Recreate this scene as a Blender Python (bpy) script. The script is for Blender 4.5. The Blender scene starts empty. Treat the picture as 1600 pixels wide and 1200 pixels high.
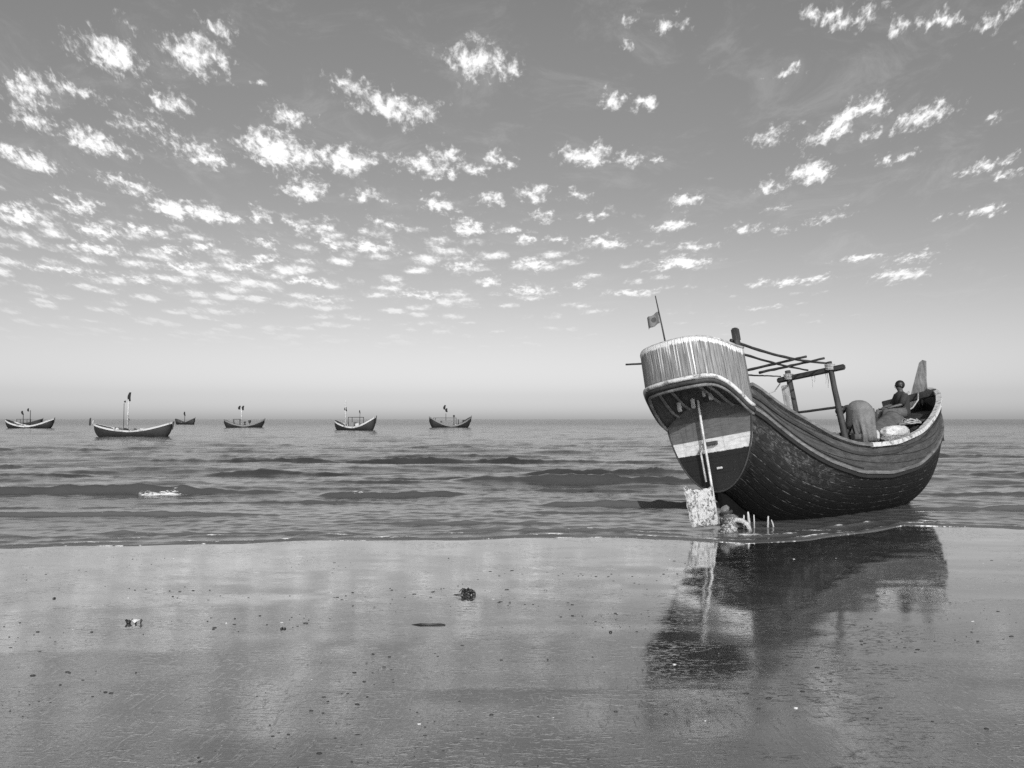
import bpy, bmesh, math, random
import numpy as np
from mathutils import Vector, Matrix, noise
random.seed(7); np.random.seed(7)
PI = math.pi; R = math.radians
S = bpy.context.scene; C = S.collection

# ---------------------------------------------------------------- camera
H = 1.7
cam = bpy.data.cameras.new('camera'); cam.sensor_fit = 'HORIZONTAL'; cam.sensor_width = 36
cam.lens = 36 * 1209 / 1600; cam.clip_start = .05; cam.clip_end = 60000
camo = bpy.data.objects.new('camera', cam); C.objects.link(camo)
camo.location = (0, 0, H); camo.rotation_euler = (R(90) + math.atan(55 / 1209), 0, 0)
S.camera = camo

# ---------------------------------------------------------------- view
S.view_settings.view_transform = 'Standard'; S.view_settings.look = 'None'
S.view_settings.exposure = 0.0; S.view_settings.gamma = 1; S.view_settings.use_curve_mapping = False
try:
    S.cycles.use_denoising = False; S.cycles.max_bounces = 6; S.cycles.glossy_bounces = 4
    S.cycles.sample_clamp_indirect = 4
except Exception: pass

# ---------------------------------------------------------------- sky and sun
SUN_AZ, SUN_EL = R(176), R(29)
SKY_STR = 0.11
CLOUDS = [  # x, y, width, height (as seen from the beach), tilt, strength
 (165,78,104,44,-12,.9),(298,76,96,44,-26,.9),(330,28,50,22,-20,.45),(35,138,70,40,-20,.75),(95,128,80,26,-8,.55),(30,178,60,26,-24,.7),
 (250,150,80,26,-6,.55),(215,190,60,30,-25,.5),(38,246,82,30,-6,1.),(135,216,104,26,-22,.9),(195,284,66,24,-25,.6),(322,244,52,22,-4,.95),
 (300,232,90,30,-8,.55),(425,230,96,44,-8,1.1),(478,240,70,30,-16,.9),(542,246,80,34,-6,1.05),(448,176,52,26,-6,.6),(540,128,56,30,-40,.6),
 (600,160,76,40,-30,.9),(650,165,46,50,-40,.6),(742,86,84,46,-6,.9),(790,98,40,24,0,.6),(472,293,66,30,-14,1.05),(566,303,56,18,-6,.75),
 (664,252,70,34,8,.9),(705,240,30,22,30,.6),(708,268,22,16,0,.8),(742,260,40,22,8,.8),(780,246,32,22,20,.7),(918,238,76,26,-4,1.),
 (985,244,38,18,20,.6),(1030,243,26,8,10,.5),(255,322,58,24,-4,1.1),(318,331,62,26,-4,1.1),(366,342,28,14,0,.9),(395,334,30,20,-12,.85),
 (18,332,66,28,-12,1.),(118,318,56,26,-10,.9),(683,320,44,22,4,1.),(765,308,38,16,-4,.85),(832,300,50,18,4,.75),(905,302,44,16,0,.6),
 (736,354,50,20,-4,1.),(505,352,40,20,-10,.7),(460,350,30,20,0,.7),(575,383,74,16,0,1.),(515,382,28,18,0,.8),(795,360,40,10,0,.8),
 (150,360,70,22,-6,.9),(222,360,56,14,-4,.9),(312,384,62,14,-12,.9),(263,390,36,14,-6,.8),(412,378,44,14,-6,.8),(150,388,90,14,-4,.8),
 (415,404,40,14,-12,.8),(375,414,60,14,-6,.8),(470,438,90,10,-4,.9),(215,436,40,14,-4,.9),(290,418,90,14,-6,.7),(100,420,110,12,-4,.7),
 (850,334,32,12,10,.7),(930,336,54,10,6,.8),(1076,306,42,20,-4,.9),(1051,351,46,16,4,.9),(1170,355,38,16,8,.75),(827,372,26,12,0,.85),
 (868,371,34,12,6,.85),(950,376,68,16,0,1.),(832,412,56,14,4,.9),(722,412,60,12,0,.8),(1066,410,80,16,-4,1.),(985,456,74,12,0,.9),
 (830,455,66,16,0,.9),(655,460,80,10,0,.9),(500,468,50,8,0,.8),(765,438,34,12,0,.9),(903,442,24,12,0,.8),(1320,188,104,28,42,1.),
 (1352,168,50,30,30,.9),(1452,178,80,24,16,.85),(1410,192,30,20,10,.7),(1366,204,30,14,30,.5),(1210,205,56,24,4,.65),(1276,264,70,26,14,1.),
 (1212,284,40,20,10,.7),(1402,244,38,16,4,.6),(1546,256,46,24,-2,.85),(1590,264,44,10,4,.7),(1552,324,56,16,18,.85),(1245,102,42,22,36,.55),
 (1312,8,64,26,-6,.9),(1375,8,40,20,20,.6),(1418,28,44,20,30,.55),(1494,10,54,28,-4,.8),(1566,16,44,26,40,.55),(1052,30,46,16,0,.5),
 (978,70,24,12,20,.6),(964,152,36,28,20,.85),(1012,157,28,22,-10,.85),(1120,110,6,6,0,.1),(1345,402,62,10,4,.9),(1410,429,66,16,10,1.05),
 (1425,402,60,18,24,.6),(1278,434,46,12,12,.85),(1236,438,50,10,4,.8),(1190,440,22,12,0,.7),(1218,322,40,8,12,.5),(1298,336,38,14,0,.5),
 (1472,338,22,8,10,.4),(1224,358,38,8,12,.55),(985,20,30,18,20,.4),(1065,5,20,10,0,.2),(400,120,18,14,0,.5),(1570,176,34,8,20,.5),
 (185,25,20,20,0,.4),(645,395,14,6,0,.5),(1090,382,56,12,-4,.6),(1192,480,60,6,0,.7),(600,345,40,14,0,.6),(240,300,30,10,0,.3)]
def cloud_world():
    w = bpy.data.worlds.new('World'); S.world = w; w.use_nodes = True
    nt = w.node_tree; N = nt.nodes; Lk = nt.links; N.clear()
    out = N.new('ShaderNodeOutputWorld'); bg = N.new('ShaderNodeBackground'); Lk.new(bg.outputs[0], out.inputs[0])
    bg.inputs[1].default_value = SKY_STR
    sky = N.new('ShaderNodeTexSky'); sky.sky_type = 'NISHITA'; sky.sun_disc = False
    sky.sun_elevation = SUN_EL; sky.sun_rotation = SUN_AZ; sky.dust_density = 1.6; sky.air_density = 1.0; sky.ozone_density = 1.0
    def M(op, a, b=None, c=None, clamp=False):
        n = N.new('ShaderNodeMath'); n.operation = op; n.use_clamp = clamp
        for i, v in enumerate((a, b, c)):
            if v is None: continue
            if isinstance(v, (int, float)): n.inputs[i].default_value = v
            else: Lk.new(v, n.inputs[i])
        return n.outputs[0]
    def V(op, a, b=None):
        n = N.new('ShaderNodeVectorMath'); n.operation = op
        for i, v in enumerate((a, b)):
            if v is None: continue
            if isinstance(v, tuple): n.inputs[i].default_value = v
            elif op == 'SCALE' and i == 1: Lk.new(v, n.inputs['Scale'])
            else: Lk.new(v, n.inputs[i])
        return n.outputs[0]
    def smooth(x, a, b):
        n = N.new('ShaderNodeMapRange'); n.interpolation_type = 'SMOOTHSTEP'
        Lk.new(x, n.inputs[0]); n.inputs[1].default_value = a; n.inputs[2].default_value = b
        return n.outputs[0]
    # monochrome film: weighted towards red, which darkens a blue sky
    sp = N.new('ShaderNodeSeparateColor'); Lk.new(sky.outputs[0], sp.inputs[0])
    g = M('ADD', M('MULTIPLY', sp.outputs[0], SKYW[0]), M('ADD', M('MULTIPLY', sp.outputs[1], SKYW[1]), M('MULTIPLY', sp.outputs[2], SKYW[2])))
    tc = N.new('ShaderNodeTexCoord'); sx = N.new('ShaderNodeSeparateXYZ'); Lk.new(tc.outputs['Generated'], sx.inputs[0])
    z = M('MAXIMUM', sx.outputs[2], 0.004)
    # air-light gradient of a hazy maritime sky
    g = M('MULTIPLY', g, SKYG(M, smooth, sx))
    cx = N.new('ShaderNodeCombineXYZ')
    Lk.new(M('DIVIDE', sx.outputs[0], z), cx.inputs[0]); Lk.new(M('MULTIPLY', M('DIVIDE', sx.outputs[1], z), .7), cx.inputs[1])
    Q = cx.outputs[0]
    def NZ(vec, scale, detail, rough=.6, color=False, w_=0.0, dist=0.0):
        n = N.new('ShaderNodeTexNoise'); n.noise_dimensions = '3D'; Lk.new(vec, n.inputs['Vector'])
        n.inputs['Scale'].default_value = scale; n.inputs['Detail'].default_value = detail; n.inputs['Roughness'].default_value = rough
        n.inputs['Distortion'].default_value = dist
        return n.outputs['Color' if color else 'Fac']
    # billow noise lives on (azimuth / height, log height): puffs keep their shape down to the horizon
    nx = N.new('ShaderNodeCombineXYZ'); Lk.new(M('MULTIPLY', M('MULTIPLY', M('DIVIDE', sx.outputs[0], M('MAXIMUM', sx.outputs[1], .05)), M('POWER', z, -.4)), 2.3), nx.inputs[0])
    Lk.new(M('MULTIPLY', M('LOGARITHM', z, 2.71828), 1.45), nx.inputs[1]); NQ = nx.outputs[0]
    wf = N.new('ShaderNodeCombineXYZ'); wf.inputs[0].default_value = .15; Lk.new(M('DIVIDE', .085, z), wf.inputs[1])
    warp = V('MULTIPLY', V('SUBTRACT', NZ(NQ, 10, 3, .6, True), (.5, .5, .5)), wf.outputs[0])
    Qw = V('ADD', Q, warp)
    acc = None
    for (x, y, wd, hh, tilt, st) in CLOUDS:
        t = (655 - y) / 1209; qx = (x - 800) / 1209 / t; qy = .7 / t
        rx = wd / 2 / 1209 / t * 1.45; ry = hh / 2 / 1209 * .7 / t / t * 1.6
        mp = N.new('ShaderNodeMapping'); mp.vector_type = 'TEXTURE'
        if acc is None: Lk.new(Qw, mp.inputs[0])
        else:                       # chained one after the other, which keeps the shader's memory small
            ch = N.new('ShaderNodeVectorMath'); ch.operation = 'MULTIPLY_ADD'; Lk.new(acc, ch.inputs[0])
            ch.inputs[1].default_value = (1e-9, 1e-9, 1e-9); Lk.new(Qw, ch.inputs[2]); Lk.new(ch.outputs[0], mp.inputs[0])
        # tilt seen in the picture -> angle in the cloud layer
        ta = math.tan(R(tilt)); a = math.atan2(-ta * .7 / t, 1.0) * .8 if tilt else 0
        # a line at azimuth ratio leans with perspective
        mp.inputs['Location'].default_value = (qx, qy, 0); mp.inputs['Rotation'].default_value = (0, 0, 0)
        if tilt:
            # axes of the tilted ellipse in layer space: direction of (dx, dy) in the picture
            c_, s_ = math.cos(R(tilt)), math.sin(R(tilt))
            dt = s_ / 1209 * 1.0; dxp = c_ / 1209
            vx = dxp / t - (x - 800) / 1209 * dt / t / t; vy = -.7 * dt / t / t
            L1 = math.hypot(vx, vy); rx = wd / 2 * L1 * 1.4
            ang = math.atan2(vy, vx)
            area = (wd / 2 / 1209 / t) * (hh / 2 / 1209 * .7 / t / t) * 1.45 * 1.6
            ry = area / rx
            mp.inputs['Rotation'].default_value = (0, 0, ang)
        mp.inputs['Scale'].default_value = (rx, ry, 1)
        ln = V('LENGTH', mp.outputs[0]); nl = ln.node.outputs['Value']
        v = M('MULTIPLY_ADD', nl, -st, st)
        acc = v if acc is None else M('MAXIMUM', acc, v)
    fine = NZ(NQ, 26, 7, .66, dist=.25); mid = NZ(NQ, 9, 4, .6)
    acc = M('MAXIMUM', acc, -1.0)
    d1 = M('ADD', acc, M('MULTIPLY_ADD', fine, 2.3, -1.15))
    d1 = M('ADD', d1, M('MULTIPLY_ADD', mid, .9, -.45))
    dens1 = smooth(d1, .0, .78)
    # small puffs in streets: cellular layer, thickest low and to the left
    vo = N.new('ShaderNodeTexVoronoi'); vo.feature = 'SMOOTH_F1'; vo.inputs['Scale'].default_value = 5.2; vo.inputs['Smoothness'].default_value = .5
    Lk.new(V('ADD', V('MULTIPLY', NQ, (1, 2.1, 1)), V('MULTIPLY', warp, (1, .3, 0))), vo.inputs['Vector'])
    sQ = N.new('ShaderNodeSeparateXYZ'); Lk.new(Q, sQ.inputs[0])
    az = M('DIVIDE', sx.outputs[0], M('MAXIMUM', sx.outputs[1], .05))
    lowleft = M('MULTIPLY', smooth(sx.outputs[2], .31, .19), smooth(az, .8, -.25))
    cov = M('MULTIPLY_ADD', lowleft, 1.02, -.55)
    cov = M('ADD', cov, M('MULTIPLY_ADD', NZ(Q, .55, 2), 1.3, -.65))
    d2 = M('ADD', M('MULTIPLY_ADD', vo.outputs['Distance'], -1.9, .62), cov)
    d2 = M('ADD', d2, M('MULTIPLY_ADD', fine, 1.5, -.75))
    dens2 = M('MULTIPLY', smooth(d2, -.02, .75), .92)
    veil = M('MULTIPLY', smooth(NZ(V('MULTIPLY', NQ, (1, 2, 1)), 2.2, 7, .7, dist=.6), .48, .8), .22)
    dens = M('MAXIMUM', M('MAXIMUM', dens1, dens2), veil)
    # fade into the haze at the horizon
    dens = M('MULTIPLY', dens, M('MULTIPLY', smooth(sx.outputs[2], .075, .19), 1.0))
    front = M('GREATER_THAN', sx.outputs[1], -.2)
    thick = M('MULTIPLY_ADD', smooth(M('MAXIMUM', d1, d2), .15, 1.0), .34, .70)
    cloudv = M('MULTIPLY', thick, CLOUDV)
    mx = N.new('ShaderNodeMix'); mx.data_type = 'FLOAT'; Lk.new(dens, mx.inputs[0]); Lk.new(g, mx.inputs[2]); Lk.new(cloudv, mx.inputs[3])
    cc = N.new('ShaderNodeCombineColor')
    for i in range(3): Lk.new(mx.outputs[0], cc.inputs[i])
    Lk.new(cc.outputs[0], bg.inputs[0])
    w.cycles.sampling_method = 'MANUAL'; w.cycles.sample_map_resolution = 512
SKYW = (.75, .35, -.08)
CLOUDV = 9.6
def SKYG(M, smooth, sx):
    low = M('ADD', M('MULTIPLY_ADD', smooth(sx.outputs[2], .30, .12), .02, 1.0), M('MULTIPLY', smooth(sx.outputs[2], .035, .0), .40))
    high = M('MULTIPLY_ADD', smooth(sx.outputs[2], .25, .5), .25, 1.2)
    return M('MULTIPLY', low, high)
cloud_world()
sl = bpy.data.lights.new('sun', 'SUN'); sl.energy = 3.2; sl.angle = R(.5); sl.color = (1, 1, 1)
so = bpy.data.objects.new('sun', sl); C.objects.link(so); so.location = (5, -30, 40)
sd = Vector((math.sin(SUN_AZ) * math.cos(SUN_EL), math.cos(SUN_AZ) * math.cos(SUN_EL), math.sin(SUN_EL)))
so.rotation_euler = sd.to_track_quat('Z', 'Y').to_euler()

# ---------------------------------------------------------------- helpers
def tag(o, label=None, cat=None, group=None, kind=None):
    if label: o['label'] = label
    if cat: o['category'] = cat
    if group: o['group'] = group
    if kind: o['kind'] = kind
    return o
def empty(name, label=None, cat=None, loc=(0, 0, 0), rot=(0, 0, 0), group=None, parent=None):
    o = bpy.data.objects.new(name, None); C.objects.link(o); o.location = loc; o.rotation_euler = rot
    o.empty_display_size = .1
    if parent: o.parent = parent
    return tag(o, label, cat, group)
def mesh(name, vs, fs, mat, parent=None, smooth=False, mats=None, mi=None, uv=None):
    me = bpy.data.meshes.new(name); me.from_pydata([tuple(v) for v in vs], [], [tuple(f) for f in fs])
    for m in (mats or [mat]): me.materials.append(m)
    if mi is not None: me.polygons.foreach_set('material_index', mi)
    if smooth: me.polygons.foreach_set('use_smooth', [True] * len(me.polygons))
    if uv is not None:
        l = me.uv_layers.new(name='UVMap')
        for p in me.polygons:
            for li in p.loop_indices: l.data[li].uv = uv[me.loops[li].vertex_index]
    me.validate(); me.update()
    o = bpy.data.objects.new(name, me); C.objects.link(o)
    if parent: o.parent = parent
    return o
class MB:
    def __init__(s): s.v = []; s.f = []
    def add(s, vs, fs):
        n = len(s.v); s.v += [Vector(v) for v in vs]; s.f += [tuple(i + n for i in f) for f in fs]
    def tube(s, pts, rad, n=8, jit=0.0, flat=1.0):
        pts = [Vector(p) for p in pts]; k = len(pts)
        rad = [rad] * k if isinstance(rad, (int, float)) else rad
        rings = []; up = Vector((0, 0, 1))
        for i, p in enumerate(pts):
            d = (pts[min(i + 1, k - 1)] - pts[max(i - 1, 0)]).normalized()
            a = d.cross(up);
            if a.length < .05: a = d.cross(Vector((1, 0, 0)))
            a.normalize(); b = d.cross(a).normalized()
            rings.append([p + (a * math.cos(t) + b * math.sin(t) * flat) * rad[i] * (1 + random.uniform(-jit, jit)) for t in [2 * PI * j / n for j in range(n)]])
        vs = [v for r in rings for v in r]; fs = []
        for i in range(k - 1):
            for j in range(n): fs.append((i * n + j, i * n + (j + 1) % n, (i + 1) * n + (j + 1) % n, (i + 1) * n + j))
        fs.append(tuple(range(n))[::-1]); fs.append(tuple((k - 1) * n + j for j in range(n)))
        s.add(vs, fs)
    def box(s, c, d, rot=None, bev=0.0):
        c = Vector(c); m = rot or Matrix.Identity(3)
        hx, hy, hz = d[0] / 2, d[1] / 2, d[2] / 2
        if bev <= 0:
            vs = [c + m @ Vector((x * hx, y * hy, z * hz)) for x in (-1, 1) for y in (-1, 1) for z in (-1, 1)]
            s.add(vs, [(0, 1, 3, 2), (4, 6, 7, 5), (0, 4, 5, 1), (2, 3, 7, 6), (0, 2, 6, 4), (1, 5, 7, 3)])
        else:
            bm = bmesh.new(); bmesh.ops.create_cube(bm, size=1)
            for v in bm.verts: v.co = Vector((v.co.x * 2 * hx, v.co.y * 2 * hy, v.co.z * 2 * hz))
            bmesh.ops.bevel(bm, geom=bm.edges[:], offset=bev, segments=2, affect='EDGES')
            bm.verts.index_update()
            s.add([c + m @ v.co for v in bm.verts], [tuple(v.index for v in f.verts) for f in bm.faces]); bm.free()
    def beam(s, a, b, w, h, up=(0, 0, 1), bev=.006):
        a = Vector(a); b = Vector(b); x = (b - a); L = x.length; x.normalize()
        y = Vector(up).cross(x).normalized(); z = x.cross(y)
        s.box((a + b) / 2, (L, w, h), Matrix((x, y, z)).transposed(), bev)
    def build(s, name, mat, parent=None, smooth=False): return mesh(name, s.v, s.f, mat, parent, smooth)

# ---------------------------------------------------------------- materials
def newmat(name):
    m = bpy.data.materials.new(name); m.use_nodes = True
    nt = m.node_tree; return m, nt, nt.nodes, nt.links, nt.nodes['Principled BSDF']
def grey(v): return (v, v, v, 1)
class NT:
    def __init__(s, nt): s.nt = nt; s.N = nt.nodes; s.L = nt.links
    def put(s, inp, v):
        if isinstance(v, (int, float)): inp.default_value = v
        elif isinstance(v, tuple): inp.default_value = v
        else: s.L.new(v, inp)
    def m(s, op, a, b=None, c=None, clamp=False):
        n = s.N.new('ShaderNodeMath'); n.operation = op; n.use_clamp = clamp
        for i, v in enumerate((a, b, c)):
            if v is not None: s.put(n.inputs[i], v)
        return n.outputs[0]
    def coord(s, which='Object', scale=(1, 1, 1), rot=(0, 0, 0), loc=(0, 0, 0)):
        t = s.N.new('ShaderNodeTexCoord')
        mp = s.N.new('ShaderNodeMapping'); s.L.new(t.outputs[which], mp.inputs[0])
        mp.inputs['Scale'].default_value = scale; mp.inputs['Rotation'].default_value = rot; mp.inputs['Location'].default_value = loc
        return mp.outputs[0]
    def pos(s, scale=(1, 1, 1), rot=(0, 0, 0)):
        t = s.N.new('ShaderNodeNewGeometry'); mp = s.N.new('ShaderNodeMapping'); s.L.new(t.outputs['Position'], mp.inputs[0])
        mp.inputs['Scale'].default_value = scale; mp.inputs['Rotation'].default_value = rot
        return mp.outputs[0]
    def noise(s, vec, scale, detail=4, rough=.55, dist=0):
        n = s.N.new('ShaderNodeTexNoise'); s.L.new(vec, n.inputs['Vector']); n.inputs['Scale'].default_value = scale
        n.inputs['Detail'].default_value = detail; n.inputs['Roughness'].default_value = rough; n.inputs['Distortion'].default_value = dist
        return n.outputs['Fac']
    def vor(s, vec, scale, feat='F1'):
        n = s.N.new('ShaderNodeTexVoronoi'); n.feature = feat; s.L.new(vec, n.inputs['Vector']); n.inputs['Scale'].default_value = scale
        return n.outputs['Distance']
    def wave(s, vec, scale, dist=0, dscale=1, dirn='X'):
        n = s.N.new('ShaderNodeTexWave'); n.bands_direction = dirn; s.L.new(vec, n.inputs['Vector']); n.inputs['Scale'].default_value = scale
        n.inputs['Distortion'].default_value = dist; n.inputs['Detail Scale'].default_value = dscale; n.inputs['Detail'].default_value = 3
        return n.outputs['Fac']
    def mr(s, x, a, b, c=0., d=1., smooth=True):
        n = s.N.new('ShaderNodeMapRange'); n.interpolation_type = 'SMOOTHSTEP' if smooth else 'LINEAR'
        s.put(n.inputs[0], x)
        for i, v in enumerate((a, b, c, d)): s.put(n.inputs[i + 1], v)
        return n.outputs[0]
    def mix(s, f, a, b):
        n = s.N.new('ShaderNodeMix'); n.data_type = 'FLOAT'; s.put(n.inputs[0], f); s.put(n.inputs[2], a); s.put(n.inputs[3], b)
        return n.outputs[0]
    def col(s, v):
        n = s.N.new('ShaderNodeCombineColor')
        for i in range(3): s.put(n.inputs[i], v)
        return n.outputs[0]
    def bump(s, h, dist=.01, strength=1., normal=None):
        n = s.N.new('ShaderNodeBump'); n.inputs['Distance'].default_value = dist; s.put(n.inputs['Strength'], strength)
        s.put(n.inputs['Height'], h)
        if normal is not None: s.L.new(normal, n.inputs['Normal'])
        return n.outputs[0]
def wood(name, v, var=.35, rough=.75, along='X', scale=1., contrast=1.):
    m, nt, N, L, P = newmat(name); t = NT(nt)
    sc = {'X': (2, 22, 22), 'Y': (22, 2, 22), 'Z': (22, 22, 2)}[along]
    c = t.coord('Object', tuple(k * scale for k in sc)); g = t.noise(c, 1.0, 6, .65, .3)
    c2 = t.coord('Object', (1, 1, 1)); b = t.noise(c2, 3.5, 5, .6)
    val = t.m('MULTIPLY', t.mr(g, .3, .7, v * (1 - var), v * (1 + var)), t.mr(b, .3, .7, .7, 1.3))
    L.new(t.col(val), P.inputs['Base Color']); P.inputs['Roughness'].default_value = rough
    L.new(t.bump(g, .004, .7), P.inputs['Normal']); return m
def plain(name, v, rough=.7, var=.25, bscale=40, bdist=.003, nscale=6):
    m, nt, N, L, P = newmat(name); t = NT(nt); c = t.coord('Object')
    n = t.noise(c, nscale, 5, .6); L.new(t.col(t.mr(n, .3, .7, v * (1 - var), v * (1 + var))), P.inputs['Base Color'])
    P.inputs['Roughness'].default_value = rough; L.new(t.bump(t.noise(c, bscale, 4), bdist, .6), P.inputs['Normal']); return m
def flecked(name, base, fleck, scale, lo, hi, rough=.8, bd=.006):
    m, nt, N, L, P = newmat(name); t = NT(nt); c = t.coord('Object')
    n = t.noise(c, scale, 6, .75, .4); f = t.mr(n, lo, hi)
    L.new(t.col(t.mix(f, base, fleck)), P.inputs['Base Color']); P.inputs['Roughness'].default_value = rough
    L.new(t.bump(n, bd, .9), P.inputs['Normal']); return m
M_wood = wood('weathered_wood', .13)
M_woodZ = wood('weathered_post', .035, along='Z')
M_woodY = wood('weathered_beam', .03, along='Y')
M_bamboo = wood('old_bamboo', .03, along='Y')
M_pale = flecked('pale_worn_paint', .55, .14, 9, .48, .64)
M_palewood = wood('pale_board', .34, along='Z')
M_dark = wood('dark_plank', .03, along='X')
M_deck = wood('deck_plank', .09, along='X')
M_rope = plain('rope', .35, .9)
M_iron = plain('rusty_iron', .05, .6)
M_palepipe = plain('galvanised_pipe', .45, .4, .3)
M_black = plain('black_cloth', .012, .9)
M_pitch = plain('black_pitch', .006, .9); M_pitch.node_tree.nodes['Principled BSDF'].inputs['Specular IOR Level'].default_value = .1
M_skin = plain('skin', .07, .5, .1)
M_hair = plain('hair', .008, .5, .1)
M_shirt = plain('grey_cloth', .15, .9, .2, 14, .02)
M_shirt_dark = plain('dark_shirt', .03, .9, .1)
M_lungi = plain('lungi_cloth', .1, .9, .2)
M_tarp = plain('grey_tarpaulin', .09, .8, .3, 12, .02)
M_sack = flecked('pale_sack', .6, .35, 12, .45, .7)
M_net = flecked('net_bundle', .12, .42, 26, .42, .62, bd=.03)

# hull: planks run along the UV's u, v is the girth in metres
def hull_mat(name, tar):
    m, nt, N, L, P = newmat(name); t = NT(nt)
    uv = t.coord('UV'); sx = N.new('ShaderNodeSeparateXYZ'); L.new(uv, sx.inputs[0])
    girth = sx.outputs[1]
    wob = t.m('MULTIPLY', t.m('SUBTRACT', t.noise(t.coord('UV', (.6, 1.5, 1)), 1.5, 2), .5), .05)
    gw = t.m('ADD', girth, wob)
    ph = t.m('FRACT', t.m('MULTIPLY', gw, 1 / .15))
    edge = t.m('MINIMUM', ph, t.m('SUBTRACT', 1.0, ph))          # 0 on a seam
    seam = t.mr(edge, 0.0, .09, 1, 0)
    grain = t.noise(t.coord('UV', (1.2, 26, 1)), 2.2, 6, .7, .4)
    blot = t.noise(t.coord('UV', (1, 2.2, 1)), 3.0, 6, .7)
    fl = t.noise(t.coord('UV', (2.4, 9, 1)), 2.6, 6, .8, .6)
    if tar:
        worn = t.mr(t.m('ADD', girth, t.m('MULTIPLY', blot, .5)), .75, 1.75)         # flaking towards the rail
        aft = t.mr(t.m('ADD', sx.outputs[0], t.m('MULTIPLY', blot, 1.2)), 1.3, 3.4, 1., .35)
        base = t.mix(t.m('MULTIPLY', worn, aft), .005, .022)
        mot = t.noise(t.coord('UV', (3.2, 6, 1)), 2.0, 7, .8, .8)
        f1 = t.m('MULTIPLY', t.mr(mot, .50, .60), t.m('MULTIPLY', t.mr(t.m('ADD', sx.outputs[0], blot), 3.2, 1.2), t.mr(t.m('ADD', girth, t.m('MULTIPLY', blot, .4)), 1.15, 1.5, 0, .33)))
        f1 = t.m('MAXIMUM', f1, t.m('MULTIPLY', t.mr(t.noise(t.coord('UV', (.45, 7, 1)), 3.1, 6, .8, .8), .62, .72), t.mix(worn, .1, .5)))
        P.inputs['Specular IOR Level'].default_value = .22
        sline = t.m('MULTIPLY', t.m('MULTIPLY', seam, t.mr(t.noise(t.coord('UV', (1.6, 7, 1)), 2.5, 5, .75), .50, .66)), t.mr(girth, .3, .9, .1, .8))
        scr = t.m('MULTIPLY', t.mr(t.noise(t.coord('UV', (1.4, 16, 1)), 2.0, 5, .8), .58, .70), .5)
        val = t.mix(t.m('MAXIMUM', t.m('MAXIMUM', f1, sline), scr), base, .26)
        P.inputs['Roughness'].default_value = .55
    else:
        val = t.m('MULTIPLY', t.mr(grain, .3, .7, .035, .09), t.mr(blot, .3, .7, .65, 1.3))
        val = t.m('MULTIPLY', val, t.m('SUBTRACT', 1.0, t.m('MULTIPLY', seam, .6)))
        val = t.mix(t.mr(fl, .66, .76, 0, .5), val, .4)
        val = t.mix(t.mr(t.noise(t.coord('UV', (3, 12, 1)), 2.0, 4, .7), .6, .7, 0, .8), val, .03)
        P.inputs['Roughness'].default_value = .7
    L.new(t.col(val), P.inputs['Base Color'])
    hgt = t.m('ADD', t.m('MULTIPLY', seam, -1.0), t.m('MULTIPLY', grain, .5))
    b1 = t.bump(hgt, .012, .9); L.new(t.bump(fl, .01, .6, b1), P.inputs['Normal'])
    return m
M_tar = hull_mat('tarred_planks', True); M_strake = hull_mat('weathered_upper_planks', False)

# transom: painted in bands by height (local z)
def transom_mat():
    m, nt, N, L, P = newmat('painted_transom'); t = NT(nt)
    c = t.coord('Object'); sx = N.new('ShaderNodeSeparateXYZ'); L.new(c, sx.inputs[0]); z = sx.outputs[2]
    wob = t.m('MULTIPLY', t.m('SUBTRACT', t.noise(t.coord('Object', (1, 6, 1)), 1.5, 4, .7), .5), .05)
    n = t.noise(t.coord('Object', (1, 2, 12)), 3, 5, .6)
    v = t.mix(t.mr(t.m('ADD', z, wob), 1.185, 1.20), .014, .66)
    v = t.mix(t.mr(z, 1.408, 1.418), v, .135)
    v = t.mix(t.mr(t.m('ADD', z, wob), 1.70, 1.73), v, .075)
    v = t.m('MULTIPLY', v, t.mr(n, .3, .7, .8, 1.12))
    stain = t.mr(t.noise(t.coord('Object', (1, 9, 1.1)), 1.6, 5, .7), .5, .68)
    v = t.m('MULTIPLY', v, t.mix(stain, 1.0, .72))
    chip = t.mr(t.noise(t.coord('Object', (1, 1.6, 1)), 11, 6, .8), .64, .68)
    v = t.mix(t.m('MULTIPLY', chip, .8), v, .06)
    L.new(t.col(v), P.inputs['Base Color']); P.inputs['Roughness'].default_value = .6
    seam = t.m('ABSOLUTE', t.m('SUBTRACT', t.m('FRACT', t.m('MULTIPLY', z, 4.1)), .5))
    L.new(t.bump(t.mr(seam, 0, .06), .008, .6), P.inputs['Normal']); return m
M_transom = transom_mat()
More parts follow.
